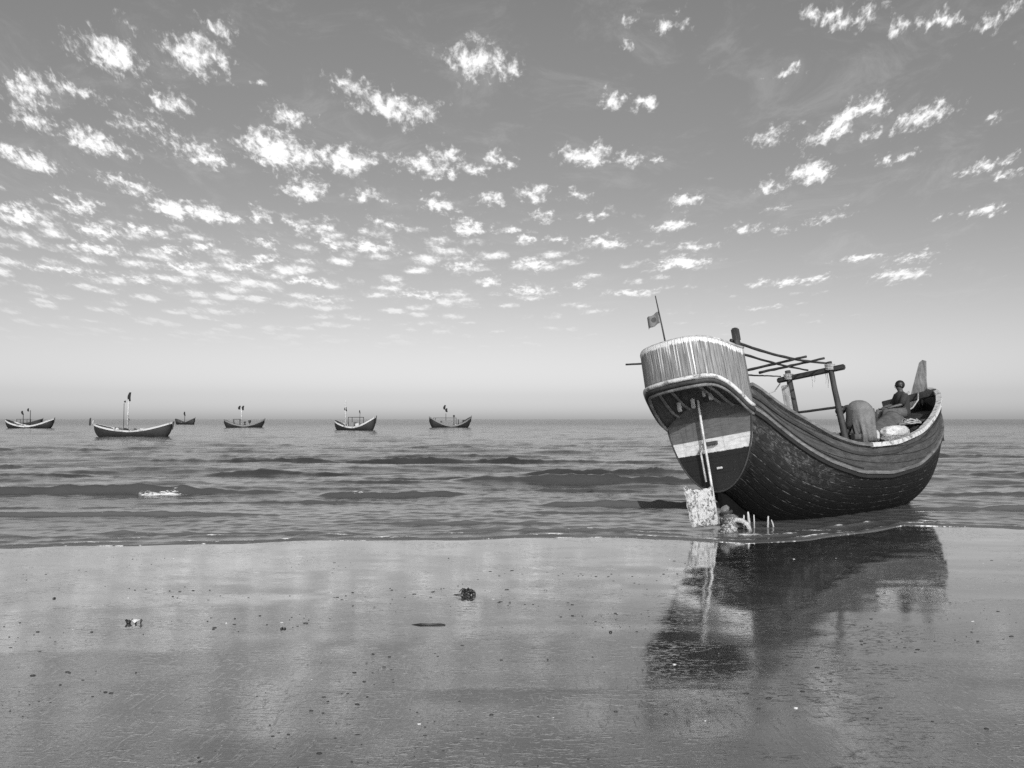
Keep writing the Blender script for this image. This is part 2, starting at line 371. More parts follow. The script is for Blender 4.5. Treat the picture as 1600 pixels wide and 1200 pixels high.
# stern bulwark: vertical boards streaked with white paint that ran down
def bulwark_mat():
    m, nt, N, L, P = newmat('streaked_vertical_boards'); t = NT(nt)
    uv = t.coord('UV'); sx = N.new('ShaderNodeSeparateXYZ'); L.new(uv, sx.inputs[0]); s_, h = sx.outputs[0], sx.outputs[1]
    st = t.noise(t.coord('UV', (26, .9, 1)), 1.6, 4, .7); st2 = t.noise(t.coord('UV', (9, .25, 1)), 1.0, 3, .6)
    v = t.mr(st, .32, .68, .12, .26)
    sj = t.m('ADD', s_, t.m('MULTIPLY', t.noise(t.coord('UV', (3, .1, 1)), 2.0, 3, .6), .22))
    ph = t.m('FRACT', t.m('MULTIPLY', sj, 1 / .06)); seam = t.mr(t.m('MINIMUM', ph, t.m('SUBTRACT', 1.0, ph)), 0, .1, 1, 0)
    v = t.m('MULTIPLY', v, t.m('SUBTRACT', 1.0, t.m('MULTIPLY', seam, .25)))
    L1 = t.noise(t.coord('UV', (11, 0, 0)), 2.2, 2, .5)            # how far each run reaches down
    reach = t.mr(L1, .46, .66, 0, 1.4)
    zone = t.mr(t.m('ABSOLUTE', t.m('SUBTRACT', s_, 1.25)), .25, 1.0, 1, .12)
    drip = t.mr(t.m('ADD', t.m('SUBTRACT', h, 1.0), t.m('MULTIPLY', reach, zone)), .0, .06)
    thin = t.mr(t.noise(t.coord('UV', (15, .2, 1)), 1.8, 2, .5), .46, .54)
    v = t.mix(t.m('MULTIPLY', t.m('MULTIPLY', drip, thin), .9), v, .7)
    v = t.mix(t.mr(t.m('ADD', h, t.m('MULTIPLY', st, .22)), .985, 1.01), v, .62)
    L.new(t.col(v), P.inputs['Base Color']); P.inputs['Roughness'].default_value = .65
    L.new(t.bump(t.m('ADD', t.m('MULTIPLY', seam, -1.), t.m('MULTIPLY', st, .4)), .01, .9), P.inputs['Normal']); return m
M_bulwark = bulwark_mat()

# ---------------------------------------------------------------- shoreline, sand and sea
SHX = [-60, -20, -12, -6.8, -3, 0, 1.2, 2.4, 3.2, 4.2, 5.2, 6.3, 7.2, 8.2, 12, 20, 60]
SHY = [9.2, 9.7, 10.05, 10.3, 10.85, 11.15, 11.2, 11.1, 10.65, 10.95, 11.6, 12.5, 12.35, 11.95, 11.6, 11.5, 11.4]
def shore(x): return np.interp(x, SHX, SHY) + .05 * np.sin(x * 1.7) + .03 * np.sin(x * 4.1 + 1)
def gridmesh(name, X, Y, Z, mat, attrs=None, parent=None):
    nr, nc = X.shape; me = bpy.data.meshes.new(name)
    co = np.stack([X, Y, Z], -1).reshape(-1, 3).astype(np.float32)
    idx = np.arange(nr * nc).reshape(nr, nc)
    q = np.stack([idx[:-1, :-1], idx[:-1, 1:], idx[1:, 1:], idx[1:, :-1]], -1).reshape(-1, 4)
    me.vertices.add(len(co)); me.vertices.foreach_set('co', co.ravel())
    me.loops.add(q.size); me.loops.foreach_set('vertex_index', q.ravel().astype(np.int32))
    me.polygons.add(len(q)); me.polygons.foreach_set('loop_start', np.arange(0, q.size, 4).astype(np.int32))
    me.polygons.foreach_set('use_smooth', np.ones(len(q), bool))
    for k, a in (attrs or {}).items():
        at = me.attributes.new(k, 'FLOAT', 'POINT'); at.data.foreach_set('value', a.reshape(-1).astype(np.float32))
    me.materials.append(mat); me.update(); me.validate()
    o = bpy.data.objects.new(name, me); C.objects.link(o); return o
def sand_mat():
    m, nt, N, L, P = newmat('wet_sand'); t = NT(nt)
    p = t.pos(); sx = N.new('ShaderNodeSeparateXYZ'); L.new(p, sx.inputs[0]); y = sx.outputs[1]
    big = t.noise(t.pos((.5, .9, 1)), 1.3, 4, .6)
    patch = t.noise(t.pos((.8, 1.6, 1), (0, 0, R(8))), 1.9, 6, .65)
    grain = t.noise(t.pos((1, 1.6, 1), (0, 0, R(-20))), 45, 5, .8)
    v = t.m('MULTIPLY', t.mr(patch, .3, .7, .035, .07), t.mr(grain, .35, .65, .5, 1.5))
    speck = t.mr(t.vor(p, 26), .05, .09, .35, 1.0)
    v = t.m('MULTIPLY', v, t.mix(t.mr(big, .4, .62), 1.0, speck))
    L.new(t.col(v), P.inputs['Base Color'])
    film = t.m('ADD', t.mr(y, 4.2, 9.3), t.m('MULTIPLY_ADD', patch, 1.1, -.55), clamp=True)     # standing water film near the sea
    rough = t.mix(film, .018, .006)
    rough = t.m('ADD', rough, t.m('MULTIPLY', t.mr(grain, .4, .8), t.mix(film, .015, .0)))
    L.new(rough, P.inputs['Roughness']); P.inputs['IOR'].default_value = SAND_IOR
    # relief: fine ripples across, drainage rills running down to the sea on the near sand
    r1 = t.noise(t.pos((3.0, 11, 1), (0, 0, R(-6))), 2.2, 4, .6, .6)
    r2 = t.noise(t.pos((5, 26, 1), (0, 0, R(14))), 1.6, 5, .65, .5)
    rill = t.noise(t.pos((14, 3.2, 1), (0, 0, R(-34))), 1.5, 5, .65, .8)
    fine = t.noise(p, 55, 5, .7)
    near = t.mr(y, 4.9, 3.9)
    h = t.m('ADD', t.m('MULTIPLY', r1, t.mix(film, .0026, .0020)), t.m('MULTIPLY', r2, t.mix(film, .0016, .0004)))
    r3 = t.noise(t.pos((14, 5, 1), (0, 0, R(10))), 1.6, 3, .6, .4)
    h = t.m('ADD', h, t.m('MULTIPLY', r3, .0019))
    h = t.m('ADD', h, t.m('MULTIPLY', rill, t.m('MULTIPLY', near, .004)))
    h = t.m('ADD', h, t.m('MULTIPLY', fine, t.mix(film, .0014, .0001)))
    pit = t.mr(t.noise(t.pos((3.2, 11, 1), (0, 0, R(7))), 2.6, 3, .55, .3), .58, .64)
    pit2 = t.mr(t.noise(t.pos((7, 19, 1), (0, 0, R(-12))), 2.4, 3, .6, .3), .58, .64)
    cr = t.mr(t.noise(t.pos((16, 3.4, 1), (0, 0, R(-38))), 1.7, 4, .6, .5), .57, .66)
    cl = t.mr(t.noise(t.pos((.7, 1.1, 1)), 1.6, 3, .6), .42, .58)
    h = t.m('SUBTRACT', h, t.m('MULTIPLY', t.m('MULTIPLY', t.m('ADD', pit, t.m('MULTIPLY', pit2, .7)), cl), t.mix(film, .016, .0035)))
    h = t.m('ADD', h, t.m('MULTIPLY', t.m('MULTIPLY', cr, t.mr(y, 6.0, 4.2)), .006))
    nb = t.bump(h, 1.0, SAND_BUMP); L.new(nb, P.inputs['Normal'])
    lw = N.new('ShaderNodeLayerWeight'); L.new(nb, lw.inputs['Normal'])
    gl = N.new('ShaderNodeBsdfGlossy'); gl.inputs['Color'].default_value = grey(.95); L.new(rough, gl.inputs['Roughness']); L.new(nb, gl.inputs['Normal'])
    ms = N.new('ShaderNodeMixShader'); L.new(t.m('MULTIPLY', t.mr(lw.outputs['Facing'], .52, .80, .30, .70, False), t.m('MULTIPLY', t.mr(grain, .35, .65, t.mix(film, 1.2, 1.03), t.mix(film, .62, .93)), t.mr(patch, .3, .7, 1.06, .9))), ms.inputs[0])
    L.new(P.outputs[0], ms.inputs[1]); L.new(gl.outputs[0], ms.inputs[2]); L.new(ms.outputs[0], N['Material Output'].inputs['Surface'])
    return m
SAND_IOR = 1.2; SAND_BUMP = .16
M_sand = sand_mat()
def make_sand():
    xs = np.concatenate([-np.geomspace(16, 400, 24)[::-1], np.linspace(-15, 15, 301), np.geomspace(16, 400, 24)])
    ys = np.concatenate([-np.geomspace(1, 200, 20)[::-1], np.linspace(-.5, 3, 20), np.linspace(3.05, 14, 330), np.geomspace(14.5, 60, 20)])
    X, Y = np.meshgrid(xs, ys); sh = shore(X); d = sh - Y
    Z = np.where(d > 0, .004 * np.minimum(d, 40) * .6, d * .035)
    Z = np.where(d > 6.5, Z + .012 * (d - 6.5) * .5, Z)
    for k in range(26):
        a = random.uniform(-.5, .5) + PI / 2; lam = random.uniform(.25, 1.6); kx, ky = math.cos(a) * 2 * PI / lam, math.sin(a) * 2 * PI / lam
        Z += .0003 * lam * np.sin(kx * X * .5 + ky * Y + random.uniform(0, 6)) * np.clip((d - .2) / 2, 0, 1)
    tl = 4.88 + .05 * np.sin(X * .9 + 1) - .03 * X
    Z += .0011 * np.exp(-((Y - tl) / .045) ** 2) * np.clip((X + 1.5) / 1.5, 0, 1) * np.clip((3.4 - X) / 1.5, 0, 1)
    Z = np.maximum(Z, -3)
    return gridmesh('beach_sand', X, Y, Z, M_sand)
tag(make_sand(), kind='structure')

def sea_mat():
    m, nt, N, L, P = newmat('silty_sea'); t = NT(nt)
    p = t.pos(); sx = N.new('ShaderNodeSeparateXYZ'); L.new(p, sx.inputs[0]); y = sx.outputs[1]
    at = N.new('ShaderNodeAttribute'); at.attribute_name = 'foam'; sh = N.new('ShaderNodeAttribute'); sh.attribute_name = 'depth'
    fn = t.noise(t.pos((3.5, 9, 1)), 2.2, 6, .75)
    foam = t.mr(t.m('ADD', at.outputs['Fac'], t.m('MULTIPLY_ADD', fn, 1.4, -.7)), .42, .62)
    pat = t.noise(t.pos((.18, .6, 1)), .8, 5, .6)  # light and dark of distant wave slopes, put into the water colour
    v = t.mix(t.mr(sh.outputs['Fac'], 0, 14), .10, t.mr(pat, .3, .7, SEA[0], SEA[1]))
    L.new(t.col(t.mix(foam, v, .8)), P.inputs['Base Color'])
    L.new(t.mix(foam, t.mix(t.mr(y, 20, 300), .08, .22), .8), P.inputs['Roughness']); P.inputs['IOR'].default_value = 1.36
    w1 = t.noise(t.pos((.9, 3.2, 1), (0, 0, R(5))), 1.3, 5, .62, .4)
    w2 = t.noise(t.pos((3.2, 11, 1), (0, 0, R(-7))), 1.5, 5, .65, .5)
    w3 = t.noise(t.pos((.12, .42, 1), (0, 0, R(3))), 1.4, 4, .6)
    dep = t.mr(sh.outputs['Fac'], 0, 45, .10, .7)
    h = t.m('ADD', t.m('MULTIPLY', w1, .085), t.m('MULTIPLY', w2, .026))
    h = t.m('MULTIPLY', h, dep)
    h = t.m('ADD', h, t.m('MULTIPLY', w3, t.mr(y, 30, 160, 0, .5)))
    L.new(t.bump(h, 1.0, SEA_BUMP), P.inputs['Normal'])
    return m
SEA = (.03, .055); SEA_BUMP = .75
M_sea = sea_mat()
# breakers: pixel extent of each low wave as seen from the beach -> world
WAVES = [ # x0, x1, y, height, front width, foam
 (-500, 330, 728, .10, .30, 0), (200, 1060, 722, .20, .42, .0), (820, 1080, 741, .17, .36, .25), (560, 760, 750, .09, .22, 0), (700, 1180, 754, .20, .36, .1),
 (-600, 470, 768, .20, .26, .35), (500, 735, 772, .15, .22, .55), (830, 1240, 789, .13, .17, .2), (760, 1010, 801, .035, .10, 0),
 (-600, 455, 806, .085, .12, .4), (120, 620, 833, .03, .09, .3), (-400, 120, 838, .03, .08, .3), (640, 1080, 829, .03, .08, .3),
 (1430, 2100, 743, .16, .34, 0), (1440, 2000, 772, .10, .22, .1), (1380, 1900, 797, .07, .14, .25), (1100, 1700, 712, .14, .5, 0), (250, 900, 714, .09, .35, 0), (-300, 330, 745, .05, .2, 0), (700, 1060, 765, .06, .18, 0), (200, 640, 784, .05, .14, .1), (-300, 260, 792, .04, .12, .2), (540, 900, 818, .03, .09, .3), (1450, 1900, 760, .06, .2, .1), (1480, 2000, 728, .09, .3, 0), (-400, 500, 705, .13, .5, 0), (380, 900, 700, .12, .6, 0), (300, 560, 738, .1, .28, 0), (430, 700, 756, .05, .2, 0)]
def make_sea():
    nr, nc = 900, 760
    tt = np.tan(np.linspace(-R(56), R(56), nc)); tt = np.concatenate([tt])
    dd = np.concatenate([[0, .015, .04], np.geomspace(.07, 42, 640), np.geomspace(42.5, 24000, nr - 643)])
    T, D = np.meshgrid(tt, dd)
    Y = 11 + D; X = T * Y
    for _ in range(4): Y = shore(X) + D; X = T * np.minimum(Y, 1e5)
    Y = shore(X) + D
    Z = np.full_like(X, .012); Z[0] = -.004; Z[1] = .008
    foam = np.zeros_like(X)
    def row_noise(x, seed, lam):
        r = np.random.RandomState(seed); s = 0
        for k in range(6):
            l = lam / (1.7 ** k); s = s + np.sin(x * 2 * PI / l + r.uniform(0, 6.3)) / (1.4 ** k)
        return s / 2.4
    fade = np.clip(D / 9.0, .04, 1)
    rs = np.random.RandomState(3)
    for k in range(70):
        lam = 10 ** rs.uniform(-.25, .95); a = PI / 2 + rs.normal(0, .38); A = .0024 * lam ** .9
        kx, ky = math.cos(a) * 2 * PI / lam, math.sin(a) * 2 * PI / lam
        far = np.clip((lam * 60 - Y) / (lam * 30), 0, 1)
        Z += A * np.sin(kx * X + ky * Y + rs.uniform(0, 6.3)) * fade * far
    for k in range(80):
        lam = 10 ** rs.uniform(-.5, .35); a = PI / 2 + rs.normal(0, .55); A = .0036 * lam
        kx, ky = math.cos(a) * 2 * PI / lam, math.sin(a) * 2 * PI / lam
        far = np.clip((lam * 90 - Y) / (lam * 45), 0, 1); sn = np.sin(kx * X + ky * Y + rs.uniform(0, 6.3))
        Z += A * (1 - 2 * np.abs(sn) ** .8 if k % 2 else sn) * np.clip(D / 60, .07, 1) * far
    cres = np.zeros_like(X)
    for k in range(64):                      # short wind ripples on the shallows
        lam = 10 ** rs.uniform(-.85, -.2); a = PI / 2 + rs.normal(0, .6); A = .0021 * lam
        kx, ky = math.cos(a) * 2 * PI / lam, math.sin(a) * 2 * PI / lam
        cres += A * np.sin(kx * X + ky * Y + rs.uniform(0, 6.3))
    gust = .55 + .6 * np.abs(np.sin(X * .23 + np.sin(Y * .31) * 1.3)) 
    Z += cres * np.clip(D / .8, .15, 1) * np.clip((34 - D) / 20, 0, 1) * gust
    for i, (x0, x1, yp, A, wf, fo) in enumerate(WAVES):
        Yc0 = H * 1209 / (yp - 655); xa, xb = (x0 - 800) / 1209 * Yc0, (x1 - 800) / 1209 * Yc0
        Yc = Yc0 + row_noise(X, 50 + i, 9) * .25 * wf / .3 + .06 * (shore(X) - 10.9) 
        mid, half = (xa + xb) / 2, (xb - xa) / 2
        E = np.clip(1 - np.abs((X - mid) / half) ** 3, 0, 1) ** .8
        E = E * (.85 + .32 * row_noise(X, 90 + i, 4.5)); E = np.clip(E, 0, 1.3)
        d = Y - Yc; A = A * (.95 if Yc0 > 19 else .92); wf = wf * (.62 if Yc0 > 19 else .5)
        prof = np.where(d < 0, np.exp(-(np.abs(d) / wf) ** 2.2), np.exp(-(d / (wf * 3.2)) ** 2) * .8 + .2 * np.exp(-(d / (wf * 1.2)) ** 2))
        Z += A * E * prof - A * .12 * E * np.exp(-((d + wf * 2.2) / (wf * 1.5)) ** 2)
        Z += cres * 1.6 * E * np.exp(-(d / wf) ** 2)
        if fo > 0: foam = np.maximum(foam, fo * E * np.exp(-((d + wf * .3) / (wf * .8)) ** 2) * np.clip(row_noise(X, 130 + i, 3.3) * 1.4 + .2, 0, 1.2))
    # the one curling crest
    Yc = H * 1209 / (769 - 655); xm = (258 - 800) / 1209 * Yc
    foam = np.maximum(foam, .66 * np.exp(-np.abs((X - xm) / .70) ** 3) * np.exp(-((Y - Yc + .10 - .05 * np.sin(X * 7)) / .19) ** 2))
    # broken lip along the water's edge
    lip = np.exp(-((D - .16 - .05 * np.sin(X * 2.1)) / .09) ** 2) * (.5 + .35 * row_noise(X, 7, 2.1)); Z += .034 * np.clip(lip, 0, 1); foam = np.maximum(foam, lip * .78)
    lip2 = np.exp(-((D - .55 - .12 * np.sin(X * 1.3 + 1)) / .09) ** 2) * (.4 + .4 * row_noise(X, 8, 1.6)); Z += .036 * np.clip(lip2, 0, 1); foam = np.maximum(foam, lip2 * .80)
    for (fx, fy, sx_, sy_, am) in ((3.5, 11.45, .55, .16, .55), (4.6, 11.85, .7, .10, .5), (7.55, 14.2, .5, .25, .5), (3.2, 11.9, .3, .2, .45)): foam = np.maximum(foam, am * np.exp(-((X - fx) / sx_) ** 2 - ((Y - fy) / sy_) ** 2))
    foam = np.maximum(foam, .55 * (D < .03) * np.clip(.6 + .6 * row_noise(X, 9, 3), 0, 1))
    return gridmesh('sea_water', X, Y, Z, M_sea, {'foam': foam, 'depth': D})
tag(make_sea(), kind='structure')

# ---------------------------------------------------------------- beached fishing boat
TH, PH = R(48.9), R(10); X0, Y0 = 3.35, 12.22
BROT = (-PH, 0, PI / 2 - TH)
from mathutils import Euler
BM = Matrix.Translation((X0, Y0, 0)) @ Euler(BROT).to_matrix().to_4x4()
def BW(u, v, z): return BM @ Vector((u, -v, z))           # v is towards starboard
US = [0, .6, 1.2, 1.75, 2.35, 2.9, 3.8, 5, 6, 6.7, 7.5, 8, 8.4, 8.75]
def sheer(u): return float(np.interp(u, US, [2.14, 1.76, 1.5, 1.25, 1.09, 1.045, 1.07, 1.26, 1.56, 1.82, 2.12, 2.24, 2.34, 2.42]))
def sm(fn, u, e=.22): return (fn(max(0, u - e)) + 2 * fn(u) + fn(min(8.75, u + e)) + fn(max(0, u - e / 2)) + fn(min(8.75, u + e / 2))) / 6
def halfb(u):
    if u > 8.75: return 0.
    a = float(np.interp(u, [0, 1.2, 2.5, 3.5, 4.5, 5.5, 6.2], [.83, 1.0, 1.17, 1.23, 1.25, 1.20, 1.12]))
    if u > 6.2: a = float(np.interp(u, [6.2, 6.7, 7.2, 7.7, 8.2, 8.5, 8.75], [1.12, 1.04, .90, .72, .47, .28, .04]))
    return a
def keel(u): return float(np.interp(u, [0, .3, .7, 1.2, 2, 3, 5, 6, 7, 7.8, 8.3, 8.6, 8.75], [.63, .36, .12, -.04, -.17, -.22, -.22, -.15, .14, .66, 1.2, 1.75, 2.3]))
def rail(u): return float(np.interp(u, [0, .7, 1.2, 1.7, 2.5, 3.6, 4.8, 5.9, 7, 8, 8.6], [1.79, 1.32, 1.05, .84, .62, .56, .66, .95, 1.38, 1.84, 2.1]))
def sS(u): return sm(sheer, u)
def sK(u): return sm(keel, u, .3)
def sR(u): return min(sm(rail, u), sS(u) - .12)
def sB(u): return sm(halfb, u, .3) if 0.3 < u < 8.4 else halfb(u)
def width(u, z):
    k, s = sK(u), sS(u); t = min(1, max(0, (z - k) / (s - k)))
    q = min(1, max(0, (u - 6.4) / 2.3))
    return sB(u) * (1 - (1 - t) ** 2.2) ** (.5 + .3 * q)
def droop(u, z, side):                 # the port quarter of the bow sags a little lower than the starboard one
    if side == 1: return z
    k, s = sK(u), sS(u); g = math.exp(-((u - 7.0) / 1.5) ** 2)
    return z - .27 * g * max(0, min(1.05, (z - k) / (s - k))) ** 1.5
def hull_section(u, n, off=0.):
    k, s, b = sK(u), sS(u), sB(u); pts = []
    for j in range(n + 1):
        a = j / n; t = a ** 1.7
        z = k + (s - k) * t; pts.append((max(0, width(u, z) - off), z + (off if t < .2 else 0)))
    return pts

boat = empty('fishing_boat', 'large crescent-shaped wooden fishing boat stranded at the water edge, barrel-shaped stern towards the camera', 'boat', (X0, Y0, 0), BROT)
def make_hull(nu=110, n=30):
    vs = []; uv = []; fs = []; mi = []
    us = [8.74 * (i / nu) for i in range(nu + 1)]
    for u in us:
        for side in (1, -1):
            g = 0; last = None
            pts = hull_section(u, n)
            tot = 0
            for (w, z) in pts:
                if last: g += math.hypot(w - last[0], z - last[1])
                last = (w, z); tot = g
                vs.append((u, -side * w, droop(u, z, side))); uv.append((u, g))
    st = 2 * (n + 1)
    for i in range(nu):
        for s in range(2):
            for j in range(n):
                a = i * st + s * (n + 1) + j; b = a + 1; c = a + st + 1; d = a + st
                f = (a, b, c, d) if s == 1 else (a, d, c, b)
                fs.append(f)
                zc = (vs[a][2] + vs[c][2]) / 2; mi.append(1 if zc > sR(us[i] + .04) else 0)
    o = mesh('hull', vs, fs, None, boat, True, [M_tar, M_strake], mi, uv)
    md = o.modifiers.new('thick', 'SOLIDIFY'); md.thickness = .035; md.offset = -1
    return o
make_hull()
def strip(fz, us, side, w, h, out=0.0, wz=None):
    """a batten bent along the hull side at height fz(u)"""
    b = MB(); ring = []
    for u in us:
        z = fz(u); y = width(u, z) + out if wz is None else wz(u)
        z = droop(u, z, side); ring.append([(u, -side * (y - w * .4), z - h / 2), (u, -side * (y + w * .6), z - h / 2), (u, -side * (y + w * .6), z + h / 2), (u, -side * (y - w * .4), z + h / 2)])
    vs = [p for r in ring for p in r]; fs = []
    for i in range(len(ring) - 1):
        for j in range(4): fs.append((i * 4 + j, i * 4 + (j + 1) % 4, i * 4 + 4 + (j + 1) % 4, i * 4 + 4 + j))
    fs += [(0, 1, 2, 3), tuple(len(vs) - 4 + k for k in range(4))]
    b.add(vs, fs); return b
def urange(a, b, n=60): return [a + (b - a) * i / n for i in range(n + 1)]
for side in (1, -1):
    o = strip(lambda u: sS(u) + .012, urange(0, 2.86), side, .11, .05).build('gunwale', M_wood, boat)
    o = strip(lambda u: sS(u) + .012, urange(2.865, 8.62), side, .11, .075, 0).build('gunwale', M_pale if side == 1 else M_wood, boat); o['label'] = 'white painted forward gunwale' if side == 1 else 'bare wood forward gunwale'
    o = strip(lambda u: sS(u) - .15, urange(0, 8.5), side, .045, .045).build('rub_rail', M_dark, boat)
    strip(lambda u: sR(u) + .0, urange(0, 8.5, 80), side, .07, .055).build('rub_rail', M_wood, boat)
    strip(lambda u: sR(u) - .062, urange(0, 8.4, 80), side, .06, .06).build('rub_rail', M_black, boat)
    strip(lambda u: sR(u) + .07 + .03 * max(0, 1 - u / 2.5), urange(0.05, 2.6, 30), side, .03, .02).build('rub_rail', M_dark, boat)
# transom
def make_transom():
    n = 40; b = MB(); prof = []
    top = lambda v: 1.86 + .34 * max(0, 1 - (v / .86) ** 2)
    k = sK(0); zs = [k + (1.86 - k) * (j / n) ** 1.7 for j in range(n + 1)]
    R_ = [(width(0, z), z) for z in zs]; tp = [(.86 * math.cos(a) * R_[-1][0] / .86, top(.86 * math.cos(a))) for a in [PI * i / 24 for i in range(1, 24)]]
    outline = [(-w, z) for w, z in R_[:]] ; outline = [(w, z) for w, z in R_] + tp + [(-w, z) for w, z in R_[::-1]][:-1]
    N_ = len(outline)
    f = [(-.025, -v, z) for v, z in outline]; g = [(.03, -v, z) for v, z in outline]
    b.add(f + g, [tuple(range(N_)), tuple(range(2 * N_ - 1, N_ - 1, -1))] + [(i, N_ + i, N_ + (i + 1) % N_, (i + 1) % N_) for i in range(N_)])
    return b.build('transom', M_transom, boat)
make_transom()
# dark edge moulding round the transom
mb = MB(); k = sK(0)
for s in (1, -1):
    mb.tube([(-.03, -s * width(0, k + (1.8 - k) * (j / 24) ** 1.7), k + (1.8 - k) * (j / 24) ** 1.7) for j in range(25)], .014, 6)
mb.build('transom_edging', M_dark, boat)
# stern: U-shaped counter that carries the bulwark
def ucurve(n=72, w=.84, L=.92, p=2.25):
    pts = []
    for i in range(n + 1):
        a = PI * i / n; c, s = math.cos(a), math.sin(a)
        pts.append((-L * abs(s) ** (2 / p), w * (abs(c) ** (2 / p)) * (1 if c >= 0 else -1)))
    return pts  # (u, v), from starboard round to port
def ease(x): x = min(1, max(0, x)); return x * x * (3 - 2 * x)
def rimz(u): return 1.80 + .50 * ease(-u / .75) ** .8
def topz(u): return 2.70 + .22 * ease(-u / .9)
UC = ucurve()
def make_bulwark():
    vs = []; uv = []; fs = []; s = 0; last = None; rows = 10
    for (u, v) in UC:
        if last: s += math.hypot(u - last[0], v - last[1])
        last = (u, v)
        for j in range(rows + 1):
            t = j / rows; z = rimz(u) + (topz(u) - rimz(u)) * t; fl = 1 + .02 * t
            vs.append((u * fl, -v * (1 - .02 * t), z)); uv.append((s, t))
    k = rows + 1
    for i in range(len(UC) - 1):
        for j in range(rows): fs.append((i * k + j, (i + 1) * k + j, (i + 1) * k + j + 1, i * k + j + 1))
    o = mesh('stern_bulwark', vs, fs, M_bulwark, boat, True, uv=uv)
    md = o.modifiers.new('thick', 'SOLIDIFY'); md.thickness = .03; md.offset = 0
    return o
make_bulwark()
def rimtube(name, mat, f, r, off, flat=1.0, n=8):
    b = MB(); b.tube([(u - off * (1 if u < -.05 else .4), -v * (1 + off), f(u)) for u, v in UC], r, n, flat=flat); return b.build(name, mat, boat, True)
rimtube('bulwark_cap', M_palewood, lambda u: topz(u) + .006, .018, 0.0)
rimtube('stern_moulding', M_pale, lambda u: rimz(u) - .005, .034, .02)
rimtube('stern_moulding', M_dark, lambda u: rimz(u) - .075, .036, .0)
rimtube('stern_moulding', M_wood, lambda u: rimz(u) - .135, .028, -.03)
# soffit under the counter
def make_soffit():
    b = MB(); rows = 16; cols = 20; vs = []
    for i in range(rows + 1):
        q = i / rows; u = -.92 * q; 
        w = .82 * max(0, 1 - (q) ** 2.25) ** (1 / 2.25)
        for j in range(cols + 1):
            s = -1 + 2 * j / cols; v = w * s; z = rimz(u) - .1 + .30 * (1 - s * s) * (1 - q) ** .7
            vs.append((u, -v, z))
    fs = [(i * (cols + 1) + j, i * (cols + 1) + j + 1, (i + 1) * (cols + 1) + j + 1, (i + 1) * (cols + 1) + j) for i in range(rows) for j in range(cols)]
    b.add(vs, fs); o = b.build('counter_planking', M_dark, boat, True)
    md = o.modifiers.new('thick', 'SOLIDIFY'); md.thickness = .02
make_soffit()
for s in (-.55, -.3, .3, .52):
    b = MB(); pts = []
    for q in (0, .2, .4, .6, .75):
        w = .82 * (1 - q ** 2.25) ** (1 / 2.25); pts.append((-.92 * q, -w * s * 1.2, rimz(-.92 * q) - .13 + .30 * (1 - (s * 1.2) ** 2) * (1 - q) ** .7))
    b.tube(pts, .025, 6); b.build('counter_rib', M_wood, boat)
# interior
b = MB(); us = urange(.05, 4.3, 30)
def deck_patch(us, z, name, mat, crown=.03):
    b = MB(); vs = []; cols = 12
    for u in us:
        zz = z(u) if callable(z) else z; w = max(.02, width(u, zz) - .03)
        for j in range(cols + 1):
            s = -1 + 2 * j / cols; vs.append((u, w * s, zz + crown * (1 - s * s)))
    n = cols + 1
    b.add(vs, [(i * n + j, (i + 1) * n + j, (i + 1) * n + j + 1, i * n + j + 1) for i in range(len(us) - 1) for j in range(cols)])
    o = b.build(name, mat, boat); md = o.modifiers.new('thick', 'SOLIDIFY'); md.thickness = .03
deck_patch(urange(.05, 4.3, 20), .72, 'deck', M_deck)
deck_patch(urange(4.3, 7.1, 20), lambda u: 1.0 + .06 * (u - 4.3), 'deck', M_deck)
deck_patch(urange(7.1, 8.55, 12), lambda u: 1.72 + .12 * (u - 7.1), 'foredeck', M_dark)
b = MB(); w = width(7.1, 1.6) - .04
b.box((7.1, 0, 1.42), (.04, 2 * w, .62)); b.build('bulkhead', M_dark, boat)
for u in (1.6, 2.5, 5.2, 6.3):
    b = MB(); z = sS(u) - .12; w = width(u, z) - .03; b.beam((u, -w, z), (u, w, z), .12, .05); b.build('thwart', M_deck, boat)
for u in [.4 + .45 * i for i in range(18)]:      # frames against the planking
    for s in (1, -1):
        b = MB(); zt = sS(u) - .04; zb = .75 if u < 4.3 else 1.0
        if zt - zb < .1 or u > 7.9: continue
        b.tube([(u, -s * (width(u, z) - .06), z) for z in [zb + (zt - zb) * i / 5 for i in range(6)]], .03, 5); b.build('frame_rib', M_deck, boat)
# bow beam, stem post
b = MB(); b.beam((8.0, .60, 2.18), (8.0, -.60, 2.24), .16, .15, bev=.012); b.build('bow_beam', M_dark, boat)
def fin():
    o = [(8.32, 2.30), (8.62, 2.30), (8.82, 3.10), (8.76, 3.13), (8.68, 3.10)]
    b = MB(); prof = [(8.30, 2.2), (8.70, 2.2), (8.80, 2.6), (8.88, 3.1), (8.80, 3.13), (8.70, 3.08), (8.5, 2.7)]
    n = len(prof); th = .045
    # broad board set across the stem: wide at its foot, narrow at its head
    pts = [(-.02 - .16, 2.28), (.21, 2.30), (.23, 2.62), (.29, 3.06), (.22, 3.10), (.14, 3.05), (-.04, 2.62)]
    f = [(8.52 + (z - 2.3) * .12, -v, z) for v, z in pts]; g = [(8.57 + (z - 2.3) * .12, -v, z) for v, z in pts]; m_ = len(pts)
    b.add(f + g, [tuple(range(m_)), tuple(range(2 * m_ - 1, m_ - 1, -1))] + [(i, m_ + i, m_ + (i + 1) % m_, (i + 1) % m_) for i in range(m_)])
    return b
fin().build('stem_board', wood('stem_wood', .17, along='Z'), boat)
b = MB(); b.tube([(u, 0, sK(u) - .02) for u in urange(6.9, 8.72, 14)] + [(8.76, 0, 2.45)], .05, 6); b.build('stem_post', M_wood, boat)
b = MB(); b.tube([(u, 0, sK(u) - .03) for u in urange(.05, 6.9, 30)], .05, 6); b.build('keel', M_pitch, boat)
b = MB()
